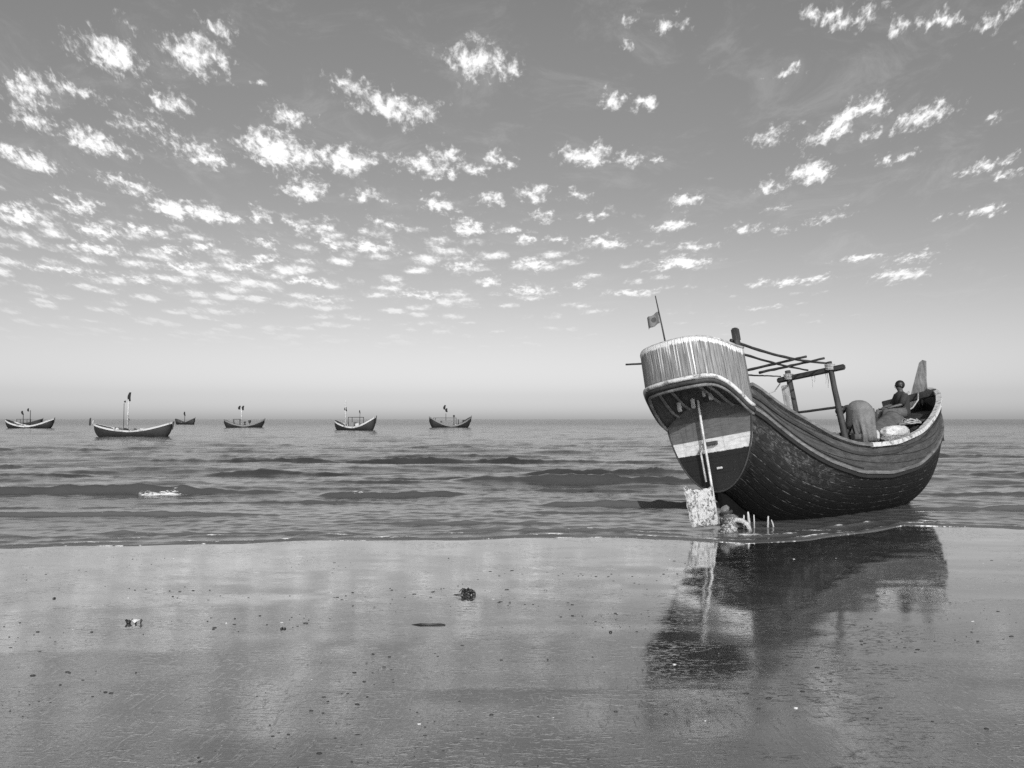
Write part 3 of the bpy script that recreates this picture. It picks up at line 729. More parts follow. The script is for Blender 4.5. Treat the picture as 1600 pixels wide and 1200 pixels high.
b.add([(-.02, .035, .64), (-.02, .035, .05), (1.3, .035, .0), (1.3, .035, .2), (-.02, -.035, .64), (-.02, -.035, .05), (1.3, -.035, .0), (1.3, -.035, .2)],
      [(0, 1, 2, 3), (7, 6, 5, 4), (0, 4, 5, 1), (1, 5, 6, 2), (0, 3, 7, 4)]); b.build('skeg', M_pitch, boat)
# mast frame
def post(name, a, b_, r0, r1, mat=M_woodZ, n=10):
    m = MB(); a = Vector((a[0], -a[1], a[2])); c = Vector((b_[0], -b_[1], b_[2])); k = 8
    m.tube([a.lerp(c, i / k) + Vector((random.uniform(-.004, .004), random.uniform(-.004, .004), 0)) for i in range(k + 1)], [r0 + (r1 - r0) * i / k for i in range(k + 1)], n, jit=.07)
    return m.build(name, mat, boat, True)
post('frame_post', (3.6, -.42, .7), (3.6, -.45, 2.78), .062, .052)
post('frame_post', (3.6, .45, .7), (3.6, .41, 2.76), .064, .05)
m = MB(); m.beam((3.6, .70, 2.63), (3.6, -.69, 2.60), .09, .105, bev=.02); m.build('crossbar', M_woodY, boat)
post('frame_rail', (3.6, -.42, 1.93), (3.6, .45, 1.88), .025, .025, M_woodY)
m = MB(); m.box((3.2, .345, 2.14), (.04, .15, .62), bev=.01); m.build('pale_board', M_palewood, boat)['label'] = 'pale upright board beside the port post'
post('steering_post', (.2, .62, 1.7), (.2, .625, 3.05), .055, .055)
m = MB(); m.box((.2, -.625, 2.98), (.12, .10, .22), bev=.02); m.build('post_block', M_woodZ, boat)
post('peg', (-.3, -.7, 2.80), (-.42, -1.17, 2.88), .018, .016, M_woodY)
# rope lashings and hanging ends
for v in (-.45, .41):
    m = MB()
    for dz in (-.05, -.02, .01, .04): m.tube([(3.6 + .085 * math.cos(a), -v + .085 * math.sin(a), 2.66 + dz + .01 * math.sin(a)) for a in [2 * PI * i / 12 for i in range(13)]], .012, 5)
    m.build('lashing', M_rope, boat)
for v, L_ in ((.02, .22), (.08, .12), (.3, .2), (.33, .28)):
    m = MB(); m.tube([(3.6, -v, 2.56), (3.62, -v + .01, 2.56 - L_ * .5), (3.6, -v + .03, 2.56 - L_)], .006, 4)
    m.build('rope_end', M_rope, boat)
# rudder and gear
m = MB(); m.tube([(-.13, .05, 2.2), (-.13, .05, 1.4), (-.12, .05, .62), (-.12, .05, .07)], .021, 8); m.build('rudder_stock', M_palepipe, boat, True)
rud = MB(); pts = [(-.13, .08), (-.13, .40), (-.15, .52), (-.13, .66), (-.24, .63), (-.33, .64), (-.45, .61), (-.55, .64), (-.66, .63), (-.74, .67), (-.81, .70), (-.82, .60), (-.79, .50), (-.81, .40), (-.78, .3), (-.79, .2), (-.75, .08), (-.62, .1), (-.5, .06), (-.36, .09), (-.24, .06)]
f = [(u, .075, z) for u, z in pts]; g = [(u, .030, z) for u, z in pts]; n_ = len(pts)
rud.add(f + g, [tuple(range(n_)), tuple(range(2 * n_ - 1, n_ - 1, -1))] + [(i, n_ + i, n_ + (i + 1) % n_, (i + 1) % n_) for i in range(n_)])
rud.build('rudder_blade', flecked('barnacled_iron', .55, .10, 16, .47, .60, bd=.02), boat)['label'] = 'pale rudder blade crusted with barnacles'
m = MB(); m.tube([(-.10, .13, 1.28), (-.11, .16, 1.2), (-.11, .15, .74)], .017, 6); m.tube([(-.09, .22, 1.2), (-.1, .14, 1.3), (-.1, .04, 1.38)], .014, 6); m.build('steering_rod', M_palepipe, boat, True)
m = MB(); m.box((-.06, -.03, 1.33), (.07, .2, .06), bev=.008); m.build('rudder_bracket', M_iron, boat)
m = MB(); m.box((-.05, -.1, .93), (.04, .09, .035), bev=.006); m.build('drain_fitting', M_palepipe, boat)
for (u, v, z, d) in ((-.35, -.12, 2.15, (.1, .05, .14)), (-.3, .05, 2.17, (.12, .1, .1)), (-.2, -.1, 2.0, (.06, .05, .16)), (-.25, .28, 2.05, (.06, .05, .14)), (-.3, .2, 2.1, (.05, .05, .1)), (-.3, -.3, 1.98, (.05, .06, .16))):
    m = MB(); m.box((u, -v, z), d, bev=.01); m.build('steering_bracket', random.choice([M_iron, M_palewood]), boat)
# propeller
prop = MB(); prop.tube([(-.06, 0, .2), (.2, 0, .24)], .045, 8); prop.build('propeller_shaft', M_iron, boat)
pb = MB()
for k in range(3):
    a0 = 2 * PI * k / 3 + .4; vs = []
    for i in range(6):
        r = .04 + .17 * i / 5; w = .042 * math.sin(PI * (i + .8) / 6.4) + .012
        for sgn in (-1, 1): vs.append((-.1 + sgn * w * .5, r * math.cos(a0) - sgn * w * math.sin(a0), .2 + r * math.sin(a0) + sgn * w * math.cos(a0)))
    pb.add(vs, [(2 * i, 2 * i + 1, 2 * i + 3, 2 * i + 2) for i in range(5)])
o = pb.build('propeller', flecked('barnacled_bronze', .12, .4, 20, .5, .65), boat, True); md = o.modifiers.new('t', 'SOLIDIFY'); md.thickness = .015
# engine box
m = MB(); m.box((3.9, -.38, .98), (.55, .45, .55), bev=.03); m.tube([(3.8, -.3, 1.2), (3.8, -.3, 1.42)], .05, 8); m.tube([(4.05, -.42, 1.25), (4.05, -.42, 1.36)], .11, 10)
m.build('engine', M_black, boat)
# flag
fl = empty('flag', 'small grey flag with a disc on a thin leaning staff above the stern', 'flag', BW(-.62, -.13, 2.75), BROT)
m = MB(); m.tube([(0, 0, 0), (0, .03, .5), (0, .07, 1.04)], [.016, .013, .009], 7); m.build('staff', M_woodZ, fl, True)
def flagm():
    nx, nz = 12, 8; vs = []
    for i in range(nx + 1):
        for j in range(nz + 1):
            s = i / nx; t = j / nz; vs.append((.03 * math.sin(s * 7) * s, .06 + .25 * s, .58 + .19 * t - .045 * s + .01 * math.sin(s * 9)))
    k = nz + 1; return vs, [(i * k + j, (i + 1) * k + j, (i + 1) * k + j + 1, i * k + j + 1) for i in range(nx) for j in range(nz)]
vs, fs = flagm(); mf, nt, N, L, P = newmat('flag_cloth'); t = NT(nt)
c = t.coord('Object'); vm = N.new('ShaderNodeVectorMath'); vm.operation = 'DISTANCE'; L.new(t.coord('Object', (0, 1, 1)), vm.inputs[0]); vm.inputs[1].default_value = (0, .17, .66)
L.new(t.col(t.mix(t.mr(vm.outputs['Value'], .04, .045), .07, .17)), P.inputs['Base Color']); P.inputs['Roughness'].default_value = .9
o = mesh('flag_cloth', vs, fs, mf, fl, True); o.modifiers.new('t', 'SOLIDIFY').thickness = .003

# bamboo poles lying on the frame
def pole(a, b, r, label, sag=.0, mat=M_bamboo):
    A = BW(*a); B = BW(*b); m = MB(); k = 16; d = (B - A)
    pts = [Vector((0, 0, 0)).lerp(d, i / k) + Vector((0, 0, -sag * math.sin(PI * i / k) + random.uniform(-.004, .004))) for i in range(k + 1)]
    m.tube(pts, [r * (1.12 if i % 4 == 0 else 1) * (1 - .25 * i / k) for i in range(k + 1)], 8)
    o = m.build('bamboo_pole', mat, None, True); o.location = A
    return tag(o, label, 'pole', 'bamboo poles lashed above the boat deck')
pole((.14, .56, 2.90), (3.75, .34, 2.745), .026, 'longest bamboo pole running forward from the steering post block to the crossbar', .07)
pole((-.1, .60, 2.74), (3.8, -.14, 2.725), .022, 'long bamboo pole leaving the bulwark edge below the post and ending near the crossbar middle', .03)
pole((2.1, -.67, 2.72), (2.1, .75, 2.70), .026, 'crosswise bamboo pole nearer the stern, left of its parallel twin')
pole((2.8, -.60, 2.74), (2.8, .72, 2.71), .026, 'crosswise bamboo pole nearer the crossbar, right of its parallel twin')
pole((.9, .15, 2.46), (3.6, -.62, 2.70), .015, 'thin low pole reaching from behind the bulwark to the left end of the crossbar')
m = MB(); A = BW(2.0, .0, 2.2); B = BW(3.6, -.66, 2.56) - A
m.tube([(0, 0, 0), B * .5 + Vector((0, 0, -.05)), B], .012, 5); o = m.build('rope', M_rope, None, True); o.location = A; tag(o, 'slack thin rope sloping up to the left end of the crossbar', 'rope')

# cargo
def lump(name, center, dims, mat, label, cat, rotz=0, seed=0, amp=.16, freq=4, rot=None, group=None, sub=3):
    bm = bmesh.new(); bmesh.ops.create_icosphere(bm, subdivisions=sub + 1, radius=1)
    for v in bm.verts:
        p = v.co.copy(); q = Vector([math.copysign(abs(c) ** .75, c) for c in p])
        n = noise.fractal(Vector((p.x * freq * dims[0] + seed * 9.1, p.y * freq * dims[1], p.z * freq * dims[2])) * 1.6, 1, 2, 4)
        q *= 1 + amp * n; v.co = Vector((q.x * dims[0] / 2, q.y * dims[1] / 2, q.z * dims[2] / 2))
        if v.co.z < -dims[2] * .35: v.co.z = -dims[2] * .35
    me = bpy.data.meshes.new(name); bm.to_mesh(me); bm.free(); me.materials.append(mat)
    me.polygons.foreach_set('use_smooth', [True] * len(me.polygons))
    o = bpy.data.objects.new(name, me); C.objects.link(o); o.location = center
    o.rotation_euler = rot if rot else (BROT[0], 0, BROT[2] + rotz)
    return tag(o, label, cat, group)
lump('sack', BW(5.5, .56, 1.36), (.95, .36, .26), M_sack, 'long pale sack lying inside the gunwale near the bow', 'sack', seed=1, amp=.14)
lump('sack', BW(4.75, .35, 1.33), (.42, .4, .26), M_sack, 'short white sack beside the bending person', 'sack', seed=2)
lump('net_roll', BW(5.0, .78, 1.17), (1.35, .26, .2), M_net, 'mottled rolled net lying along the gunwale below the pale sack', 'net', seed=3, amp=.2, freq=7)
lump('net_heap', BW(6.5, .55, 1.33), (.8, .55, .42), flecked('dark_net', .02, .1, 30, .5, .65, bd=.04), 'dark tangled net heap under the bow beam', 'net', seed=4, amp=.3, freq=8)
def tangle(c, sz, n, seed, label):
    rr = random.Random(seed); m = MB(); pts = []
    for i in range(n): 
        a = i * .9 + rr.uniform(-.3, .3); r = rr.uniform(.4, 1); pts.append((sz[0] * r * math.cos(a), sz[1] * r * math.sin(a), rr.uniform(0, sz[2]) * (1.2 - r)))
    m.tube(pts, .014, 5); o = m.build('rope_coil', M_rope, None, True); o.location = c; o.rotation_euler = BROT; tag(o, label, 'rope')
tangle(BW(6.2, .62, 1.5), (.38, .2, .2), 70, 4, 'tangled light rope lying on the dark net heap in the bow')
tangle(BW(4.75, .72, 1.2), (.3, .16, .12), 50, 9, 'tangled light rope on the gunwale end of the mottled net roll')
def tarp():
    nu, nv = 30, 18; vs = []
    for i in range(nu + 1):
        for j in range(nv + 1):
            s = i / nu; t = j / nv; u = 4.75 + 2.1 * s; v = -.35 + .85 * t
            z = 1.14 + .70 * s ** .9 * (1 - (2 * t - 1) ** 2 * .55) + .1 * math.sin(PI * t) + .05 * noise.noise(Vector((u * 2.2, v * 4, 0))) + .02 * noise.noise(Vector((u * 9, v * 9, 3)))
            if s > .9: z -= (s - .9) * 5 * .8
            if i in (0,) or j in (0, nv): z = min(z, 1.12 + .06 * (u - 4.3) + .03)
            vs.append((u, -v, z))
    k = nv + 1
    fs = [(i * k + j, i * k + j + 1, (i + 1) * k + j + 1, (i + 1) * k + j) for i in range(nu) for j in range(nv)]
    o = mesh('tarpaulin', vs, fs, M_tarp, None, True)
    o.location = (X0, Y0, 0); o.rotation_euler = BROT; o.modifiers.new('t', 'SOLIDIFY').thickness = .01
    tag(o, 'dark grey tarpaulin heaped up in a ridge between the two people', 'tarpaulin')
tarp()
m = MB(); A = BW(7.75, .25, 2.33)
loop = [(8.0, .02, 2.36), (7.6, -.05, 2.2), (7.2, -.12, 2.0), (7.05, .0, 1.86), (7.1, .16, 1.83), (7.3, .3, 1.93), (7.6, .33, 2.1), (7.9, .25, 2.3)]
m.tube([BW(*p) - A for p in loop], .017, 6); o = m.build('rope', M_rope, None, True); o.location = A; tag(o, 'pale rope hanging in a loop from the bow beam beside the seated person', 'rope')

# ---------------------------------------------------------------- people
def skin_body(name, joints, edges, mat, parent, sub=2, root=0):
    me = bpy.data.meshes.new(name); me.from_pydata([j[0] for j in joints], edges, [])
    o = bpy.data.objects.new(name, me); C.objects.link(o); o.parent = parent; me.materials.append(mat)
    md = o.modifiers.new('skin', 'SKIN'); md.use_smooth_shade = True
    for i, j in enumerate(joints):
        r = j[1]; sv = me.skin_vertices[0].data[i]; sv.radius = (r, r) if isinstance(r, (int, float)) else r
        sv.use_root = (i == root)
    s2 = o.modifiers.new('sub', 'SUBSURF'); s2.levels = sub; s2.render_levels = sub
    return o
def person_mesh(parent, J, skin=M_skin):
    """J: joints in metres, person faces +x.  One continuous body with fingers rooted in the palms."""
    js, es, ix = [], [], {}
    def add(n, p, r, link=None):
        ix[n] = len(js); js.append((tuple(p), r))
        if link is not None: es.append((ix[link], ix[n]))
    add('pel', J['pel'], .13); add('waist', J['waist'], .115, 'pel'); add('chest', J['chest'], .14, 'waist'); add('neckb', J['neckb'], .075, 'chest')
    add('neck', J['neck'], .052, 'neckb'); add('headb', J['headb'], .075, 'neck'); add('headt', J['headt'], .085, 'headb')
    for s in ('L', 'R'):
        add('sh' + s, J['sh' + s], .062, 'chest'); add('el' + s, J['el' + s], .042, 'sh' + s); add('wr' + s, J['wr' + s], .028, 'el' + s)
        add('pa' + s, J['pa' + s], (.038, .02), 'wr' + s)
        w = Vector(J['wr' + s]); p = Vector(J['pa' + s]); d = (p - w).normalized(); side = d.cross(Vector((0, 0, 1)));
        if side.length < .1: side = Vector((1, 0, 0))
        side.normalize(); curl = d.cross(side) * -1
        for k, (o_, l_) in enumerate(((-.03, .07), (-.01, .08), (.01, .075), (.03, .06))):
            a = p + side * o_ + d * .035; add('f%d%s' % (k, s), a, .010, 'pa' + s)
            add('g%d%s' % (k, s), a + d * l_ * .55 + curl * .012, .009, 'f%d%s' % (k, s)); add('h%d%s' % (k, s), a + d * l_ * .85 + curl * .035, .008, 'g%d%s' % (k, s))
        t0 = w.lerp(p, .6) + side * -.035; add('t0' + s, t0, .011, 'pa' + s); add('t1' + s, t0 + d * .04 - side * .02 + curl * .01, .010, 't0' + s)
        add('hip' + s, J['hip' + s], .095, 'pel'); add('kn' + s, J['kn' + s], .06, 'hip' + s); add('an' + s, J['an' + s], .04, 'kn' + s)
        add('to' + s, J['to' + s], (.045, .03), 'an' + s)
    return skin_body('body', js, es, skin, parent), ix
def ball(name, c, r, mat, parent, sc=(1, 1, 1), rot=(0, 0, 0), sub=3, cut=None):
    bm = bmesh.new(); bmesh.ops.create_icosphere(bm, subdivisions=sub, radius=r)
    m3 = Euler(rot).to_matrix()
    for v in bm.verts:
        p = Vector((v.co.x * sc[0], v.co.y * sc[1], v.co.z * sc[2])); v.co = m3 @ p + Vector(c)
    me = bpy.data.meshes.new(name); bm.to_mesh(me); bm.free(); me.materials.append(mat); me.polygons.foreach_set('use_smooth', [True] * len(me.polygons))
    o = bpy.data.objects.new(name, me); C.objects.link(o); o.parent = parent; return o
def face(parent, hc, fwd, up):
    """nose, eyes, ears joined in one mesh on the head; small at this distance"""
    fwd = Vector(fwd).normalized(); up = Vector(up).normalized(); sd_ = fwd.cross(up).normalized(); hc = Vector(hc)
    def piece(name, pts, r, mat=M_skin):
        m = MB(); m.tube(pts, r, 6); m.build(name, mat, parent, True)
    piece('nose', [hc + fwd * .068 + up * .02, hc + fwd * .098 - up * .015, hc + fwd * .072 - up * .025], [.008, .016, .012])
    for s in (-1, 1):
        piece('ear', [hc + sd_ * s * .078 + up * .03, hc + sd_ * s * .09, hc + sd_ * s * .078 - up * .03], [.008, .02, .008])
        piece('eye', [hc + fwd * .072 + sd_ * s * .02 + up * .022, hc + fwd * .072 + sd_ * s * .042 + up * .022], .009, M_hair)
    piece('mouth', [hc + fwd * .068 - sd_ * .022 - up * .05, hc + fwd * .076 - up * .05, hc + fwd * .068 + sd_ * .022 - up * .05], .008)
def loft(name, rings, mat, parent, folds=0, famp=0, n=40, thick=.006, closed=False, seed=0):
    """rings: (centre, axis_a, axis_b, ra, rb, foldscale)"""
    vs = []; fs = []
    for k, (c, a, b_, ra, rb, fsx) in enumerate(rings):
        c = Vector(c); a = Vector(a); b_ = Vector(b_)
        for j in range(n):
            t = 2 * PI * j / n; w = 1 + famp * fsx * (math.sin(folds * t + seed) + .5 * math.sin(folds * 1.7 * t + 2 + k * .15))
            vs.append(c + a * math.cos(t) * ra * w + b_ * math.sin(t) * rb * w)
    for k in range(len(rings) - 1):
        for j in range(n): fs.append((k * n + j, k * n + (j + 1) % n, (k + 1) * n + (j + 1) % n, (k + 1) * n + j))
    if closed: fs.append(tuple(range((len(rings) - 1) * n, len(rings) * n)))
    o = mesh(name, vs, fs, mat, parent, True); o.modifiers.new('t', 'SOLIDIFY').thickness = thick; return o

# bending person: faces the stern, back humped, long loose cloth hanging behind
bp = BW(4.15, .41, .76)
pr = empty('person', 'person bent double inside the boat, loose grey shirt and cloth hanging in folds', 'person', bp, (0, 0, R(146)))
J = dict(pel=(-.06, 0, .93), waist=(.04, 0, 1.06), chest=(.17, 0, 1.12), neckb=(.26, 0, 1.10), neck=(.30, 0, 1.08), headb=(.35, 0, 1.05), headt=(.41, 0, 1.0),
         shL=(.17, .14, 1.06), shR=(.17, -.14, 1.06), elL=(.20, .14, .80), elR=(.20, -.14, .80), wrL=(.27, .10, .58), wrR=(.27, -.10, .58), paL=(.29, .08, .51), paR=(.29, -.08, .51),
         hipL=(-.07, .10, .88), hipR=(-.07, -.10, .88), knL=(-.0, .13, .47), knR=(-.0, -.13, .47), anL=(-.06, .14, .07), anR=(-.06, -.14, .07), toL=(.10, .15, .03), toR=(.10, -.15, .03))
person_mesh(pr, J); face(pr, (.385, 0, 1.02), (.5, 0, -.85), (.8, 0, -.1)); ball('hair', (.375, 0, 1.05), .098, M_hair, pr, (1.05, .95, .9), (0, .5, 0))
ax = lambda p, q: (Vector(q) - Vector(p)).normalized()
rings = []
# long loose shirt: a dome over the bent back that falls in folds behind the legs
prof = [(.46, -.02, .20, .20, 1.), (.58, -.01, .215, .215, .8), (.70, .01, .235, .23, .5), (.82, .03, .26, .245, .22), (.94, .05, .275, .25, .08), (1.04, .07, .275, .24, .02), (1.12, .08, .25, .22, .0), (1.18, .09, .20, .18, .0), (1.22, .09, .14, .13, 0), (1.24, .09, .07, .07, 0), (1.245, .09, .01, .01, 0)]
for z, cx, ra, rb, fs_ in prof: rings.append(((cx - .05, 0, z), (1, 0, 0), (0, 1, 0), ra * .86, rb * .88, fs_ * 1.25))
loft('shirt', rings, M_shirt, pr, 9, .11, n=90, thick=.008, closed=True)
rings = [((-.03, 0, .30 + .3 * t), (1, 0, 0), (0, 1, 0), .16 + .03 * t, .19 + .02 * t, 1) for t in [i / 5 for i in range(6)]]
loft('wrap_cloth', rings, M_lungi, pr, 8, .10, n=72, thick=.006)
for s in ('L', 'R'):
    a, b_, c = Vector(J['sh' + s]), Vector(J['el' + s]), Vector(J['wr' + s])
    m = MB(); m.tube([a, a.lerp(b_, .5), b_, b_.lerp(c, .35)], [.085, .07, .062, .058], 12, jit=.04); m.build('sleeve', M_shirt_dark, pr, True)

# person sitting on the foredeck
sp_ = BW(7.2, .10, 1.76)
ps = empty('person', 'dark-haired person in a dark shirt sitting on the bow with legs hanging towards the stern', 'person', sp_, (0, 0, R(183)))
J = dict(pel=(0, 0, .10), waist=(.0, 0, .24), chest=(.02, 0, .42), neckb=(.04, 0, .53), neck=(.05, 0, .58), headb=(.07, 0, .64), headt=(.075, 0, .72),
         shL=(.03, .15, .48), shR=(.03, -.15, .48), elL=(.13, .19, .27), elR=(.13, -.19, .27), wrL=(.33, .15, .22), wrR=(.33, -.15, .22), paL=(.40, .12, .19), paR=(.40, -.12, .19),
         hipL=(.04, .10, .09), hipR=(.04, -.10, .09), knL=(.45, .14, .09), knR=(.45, -.14, .09), anL=(.50, .13, -.33), anR=(.50, -.13, -.33), toL=(.63, .14, -.38), toR=(.63, -.14, -.38))
person_mesh(ps, J); face(ps, (.075, 0, .68), (1, 0, -.1), (.1, 0, 1)); ball('hair', (.055, 0, .71), .102, M_hair, ps, (1.0, .9, 1.0))
path = [(0, 0, .0), (0, 0, .14), (0, 0, .28), (.02, 0, .42), (.035, 0, .50), (.045, 0, .56)]; rad = [(.16, .19), (.145, .175), (.135, .165), (.14, .20), (.11, .19), (.06, .07)]
loft('shirt', [(p, (1, 0, 0), (0, 1, 0), r[0], r[1], 1) for p, r in zip(path, rad)], M_shirt_dark, ps, 7, .03)
for s in ('L', 'R'):
    a, b_, c = Vector(J['sh' + s]), Vector(J['el' + s]), Vector(J['wr' + s])
    m = MB(); m.tube([a, a.lerp(b_, .5), b_], [.08, .068, .06], 12, jit=.04); m.build('sleeve', M_shirt_dark, ps, True)
    h, k_, an = Vector(J['hip' + s]), Vector(J['kn' + s]), Vector(J['an' + s])
    m = MB(); m.tube([h, h.lerp(k_, .5), k_ + Vector((.02, 0, 0)), k_.lerp(an, .4), k_.lerp(an, .8)], [.125, .11, .09, .08, .085], 12, jit=.04); m.build('wrap_cloth', M_lungi, ps, True)

M_prop = wood('prop_wood', .4, along='Z')
# short props wedged under the quarter
for k, (x, y, h_, lean, r_, lb) in enumerate(((3.56, 11.98, .22, .02, .013, 'thin pale prop nearest the rudder, wedged under the hull'), (3.66, 12.0, .27, -.01, .019, 'thickest and tallest pale prop under the hull'),
        (3.74, 12.03, .22, .01, .011, 'short thin prop just right of the thickest one'), (3.96, 12.08, .19, .03, .016, 'pale prop standing apart on the right, before the last one'), (4.08, 12.12, .13, -.03, .012, 'shortest prop, farthest from the rudder'))):
    m = MB(); m.tube([(0, 0, -.08), (lean * .5, .02, h_ * .5), (lean, .05, h_)], [r_, r_, r_ * .7], 7, jit=.3); o = m.build('hull_prop', M_prop, None, True); o.location = (x, y, 0)
    tag(o, lb, 'prop', 'wooden props under the stranded boat')
m = MB(); m.tube([(-.14, 0, -.03), (-.12, .0, .09), (-.03, .02, .17), (.08, .02, .16), (.16, .0, .10), (.19, -.02, -.02)], [.035, .04, .04, .042, .038, .035], 9, jit=.2)
o = m.build('mooring_hose', flecked('crusted_hose', .45, .12, 22, .45, .6), None, True); o.location = (3.42, 11.82, 0); tag(o, 'thick pale crusted hose arching out of the water beside the rudder', 'hose')
lump('rock', (3.26, 11.72, .05), (.26, .2, .16), flecked('barnacled_stone', .42, .08, 18, .42, .56), 'pale rounded stone at the foot of the rudder', 'stone', seed=8, amp=.3, freq=14)
lump('rock', (3.36, 11.95, .12), (.24, .2, .24), flecked('dark_stone', .07, .32, 18, .5, .62), 'darker mottled stone behind the pale one beside the rudder', 'stone', seed=11, amp=.3, freq=14)

# ---------------------------------------------------------------- anchored boats
def far_boat(px0, px1, ywl, label, sternh, bowh, midh, flip=False, yaw=0., band=True, mast=None, extra=(), beam=None, hidden=False, bandcol=None):
    D = H * 1209 / (ywl - 655.0); Xm = ((px0 + px1) / 2 - 800) / 1209 * D; Lg = (px1 - px0) / 1209 * D / max(.4, math.cos(R(yaw)))
    px = D / 1209
    sg_ = -1 if flip else 1
    root = empty('anchored_boat', label, 'boat', (Xm, D, 0), (0, 0, R(yaw) + (PI if flip else 0)), 'wooden boats anchored offshore')
    B = beam or Lg * .15; n = 36; k = 9; vs = []; fs = []; mi = []
    def sh(s):  # s -1 (stern) .. 1 (bow)
        return midh * px + ((sternh if s < 0 else bowh) - midh) * px * abs(s) ** 1.8
    def wd(s): return B * (1 - abs(s) ** (2.4 if s > 0 else 4)) ** .6 if abs(s) < 1 else 0.0
    for i in range(n + 1):
        s = -1 + 2 * i / n; top = sh(s); bot = -.35 + (.35 + top * .55) * max(0, (abs(s) - .72) / .28) ** 2.2
        for sd_ in (-1, 1):
            for j in range(k + 1):
                t = j / k; vs.append((s * Lg / 2 * (1 - .0 * t), sd_ * max(wd(s), .02) * (1 - (1 - t) ** 2.2) ** .5, bot + (top - bot) * t))
    st = 2 * (k + 1)
    for i in range(n):
        for q in range(2):
            for j in range(k):
                a = i * st + q * (k + 1) + j; f = (a, a + st, a + st + 1, a + 1); fs.append(f if q == 0 else f[::-1])
    o = mesh('hull', vs, fs, M_farhull, root, True); o.modifiers.new('t', 'SOLIDIFY').thickness = .05
    m = MB(); bh = (1.9 if band else 1.0) * px
    for sd_ in (-1, 1):
        ring = []
        for i in range(n + 1):
            s = -1 + 2 * i / n; w = max(wd(s), .03); z = sh(s); x = s * Lg / 2 * 1.005
            ring += [(x, sd_ * (w * .97 - .03), z - bh), (x, sd_ * (w + .05), z - bh), (x, sd_ * (w + .05), z + .04), (x, sd_ * (w * .97 - .03), z + .04)]
        m.add(ring, [(i * 4 + j, i * 4 + (j + 1) % 4, i * 4 + 4 + (j + 1) % 4, i * 4 + 4 + j) for i in range(n) for j in range(4)] + [(0, 1, 2, 3), (n * 4 + 3, n * 4 + 2, n * 4 + 1, n * 4)])
    m.build('gunwale', bandcol or (M_farband if band else M_fardark), root)
    m = MB(); vs = []
    for i in range(n - 1):
        s = -1 + 2 * (i + 1) / n; w = wd(s) * .93
        for q in (-1, 1): vs.append((s * Lg / 2, w * q, sh(s) * .55))
    m.add(vs, [(2 * i, 2 * i + 2, 2 * i + 3, 2 * i + 1) for i in range(n - 2)]); m.build('deck', M_fardark, root)
    # stem and stern posts
    m = MB(); m.tube([(Lg / 2, 0, sh(1) * .5), (Lg / 2 + .02 * Lg, 0, sh(1) + 1.6 * px)], .06, 6); m.build('stem_post', M_fardark, root)
    sg = -1 if flip else 1
    def X(pxx): return sg * (pxx - (px0 + px1) / 2) * px / max(.4, math.cos(R(yaw)))
    rc = random.Random(int(px0)); dk = [('cargo', 0, 0, 0, 0)]
    for q in range(9):
        m = MB(); s = rc.uniform(-.75, .75); w, hgt = rc.uniform(.15, .55), rc.uniform(.12, .5)
        m.box((s * Lg / 2, rc.uniform(-.4, .4) * B, sh(s) * .55 + hgt / 2), (w, w * .8, hgt), Euler((rc.uniform(-.3, .3), rc.uniform(-.3, .3), rc.uniform(0, 3))).to_matrix(), .04)
        m.build('deck_clutter', rc.choice([M_fardark, M_fargrey, M_fardark, M_farband]), root)
    ms_ = [e for e in extra if e[0] == 'mast']
    if ms_:
        xm_, zt_ = sg_ * (ms_[0][1] - (px0 + px1) / 2) * px, ms_[0][2] * px
        for s in ():
            m = MB(); m.tube([(xm_, 0, zt_ * .9), (s * Lg / 2, 0, sh(s))], .022, 4); m.build('rigging_line', M_fardark, root)
    for e in extra:
        kind = e[0]
        if kind == 'mast':   # x, top height px, thickness px, pale?
            m = MB(); m.tube([(X(e[1]), 0, .05), (X(e[1] + e[5] if len(e) > 5 else e[1]), 0, e[2] * px)], [e[3] * px / 2, e[3] * px * .4], 7); m.build('mast', M_farband if e[4] else M_fardark, root, True)
        elif kind == 'cloth':  # x, z0, z1 px, width px
            m = MB(); x = X(e[1]); z0, z1, w = e[2] * px, e[3] * px, e[4] * px; nn = 10; vs = []
            for i in range(nn + 1):
                t = i / nn; ww = w * (.55 + .45 * math.sin(PI * (t * .8 + .15))); cx = x + w * .3 * math.sin(t * 3 + z0)
                for q in range(8):
                    a = 2 * PI * q / 8; vs.append((cx + ww / 2 * math.cos(a) * (1 + .2 * math.sin(3 * a)), ww * .2 * math.sin(a), z0 + (z1 - z0) * t))
            m.add(vs, [(i * 8 + q, i * 8 + (q + 1) % 8, (i + 1) * 8 + (q + 1) % 8, (i + 1) * 8 + q) for i in range(nn) for q in range(8)] + [tuple(range(8))[::-1], tuple(nn * 8 + q for q in range(8))])
            m.build('furled_flag', M_black, root, True)
        elif kind == 'frame':  # x0,x1,height px
            m = MB(); xa, xb, z = X(e[1]), X(e[2]), e[3] * px
            for x in (xa, xb):
                for q in (-.6, .6): m.tube([(x, q * B, .2), (x, q * B, z)], .05, 6)
            for q in (-.6, .6): m.tube([(xa, q * B, z), (xb, q * B, z)], .05, 6)
            for x in (xa, (xa + xb) / 2, xb): m.tube([(x, -.65 * B, z), (x, .65 * B, z)], .045, 6)
            m.build('deck_frame', M_fardark, root)
        elif kind == 'drum':
            m = MB(); r = e[3] * px / 2; m.tube([(X(e[1]), -.1, e[2] * px - r), (X(e[1]), -.1, e[2] * px - r * .9), (X(e[1]), -.1, e[2] * px + r * .9), (X(e[1]), -.1, e[2] * px + r)], [r * .8, r, r, r * .8], 12)
            m.tube([(X(e[1]), -.1, .1), (X(e[1]), -.1, e[2] * px)], .07, 6); m.build('drum', M_fardark, root, True)
        elif kind == 'cargo':
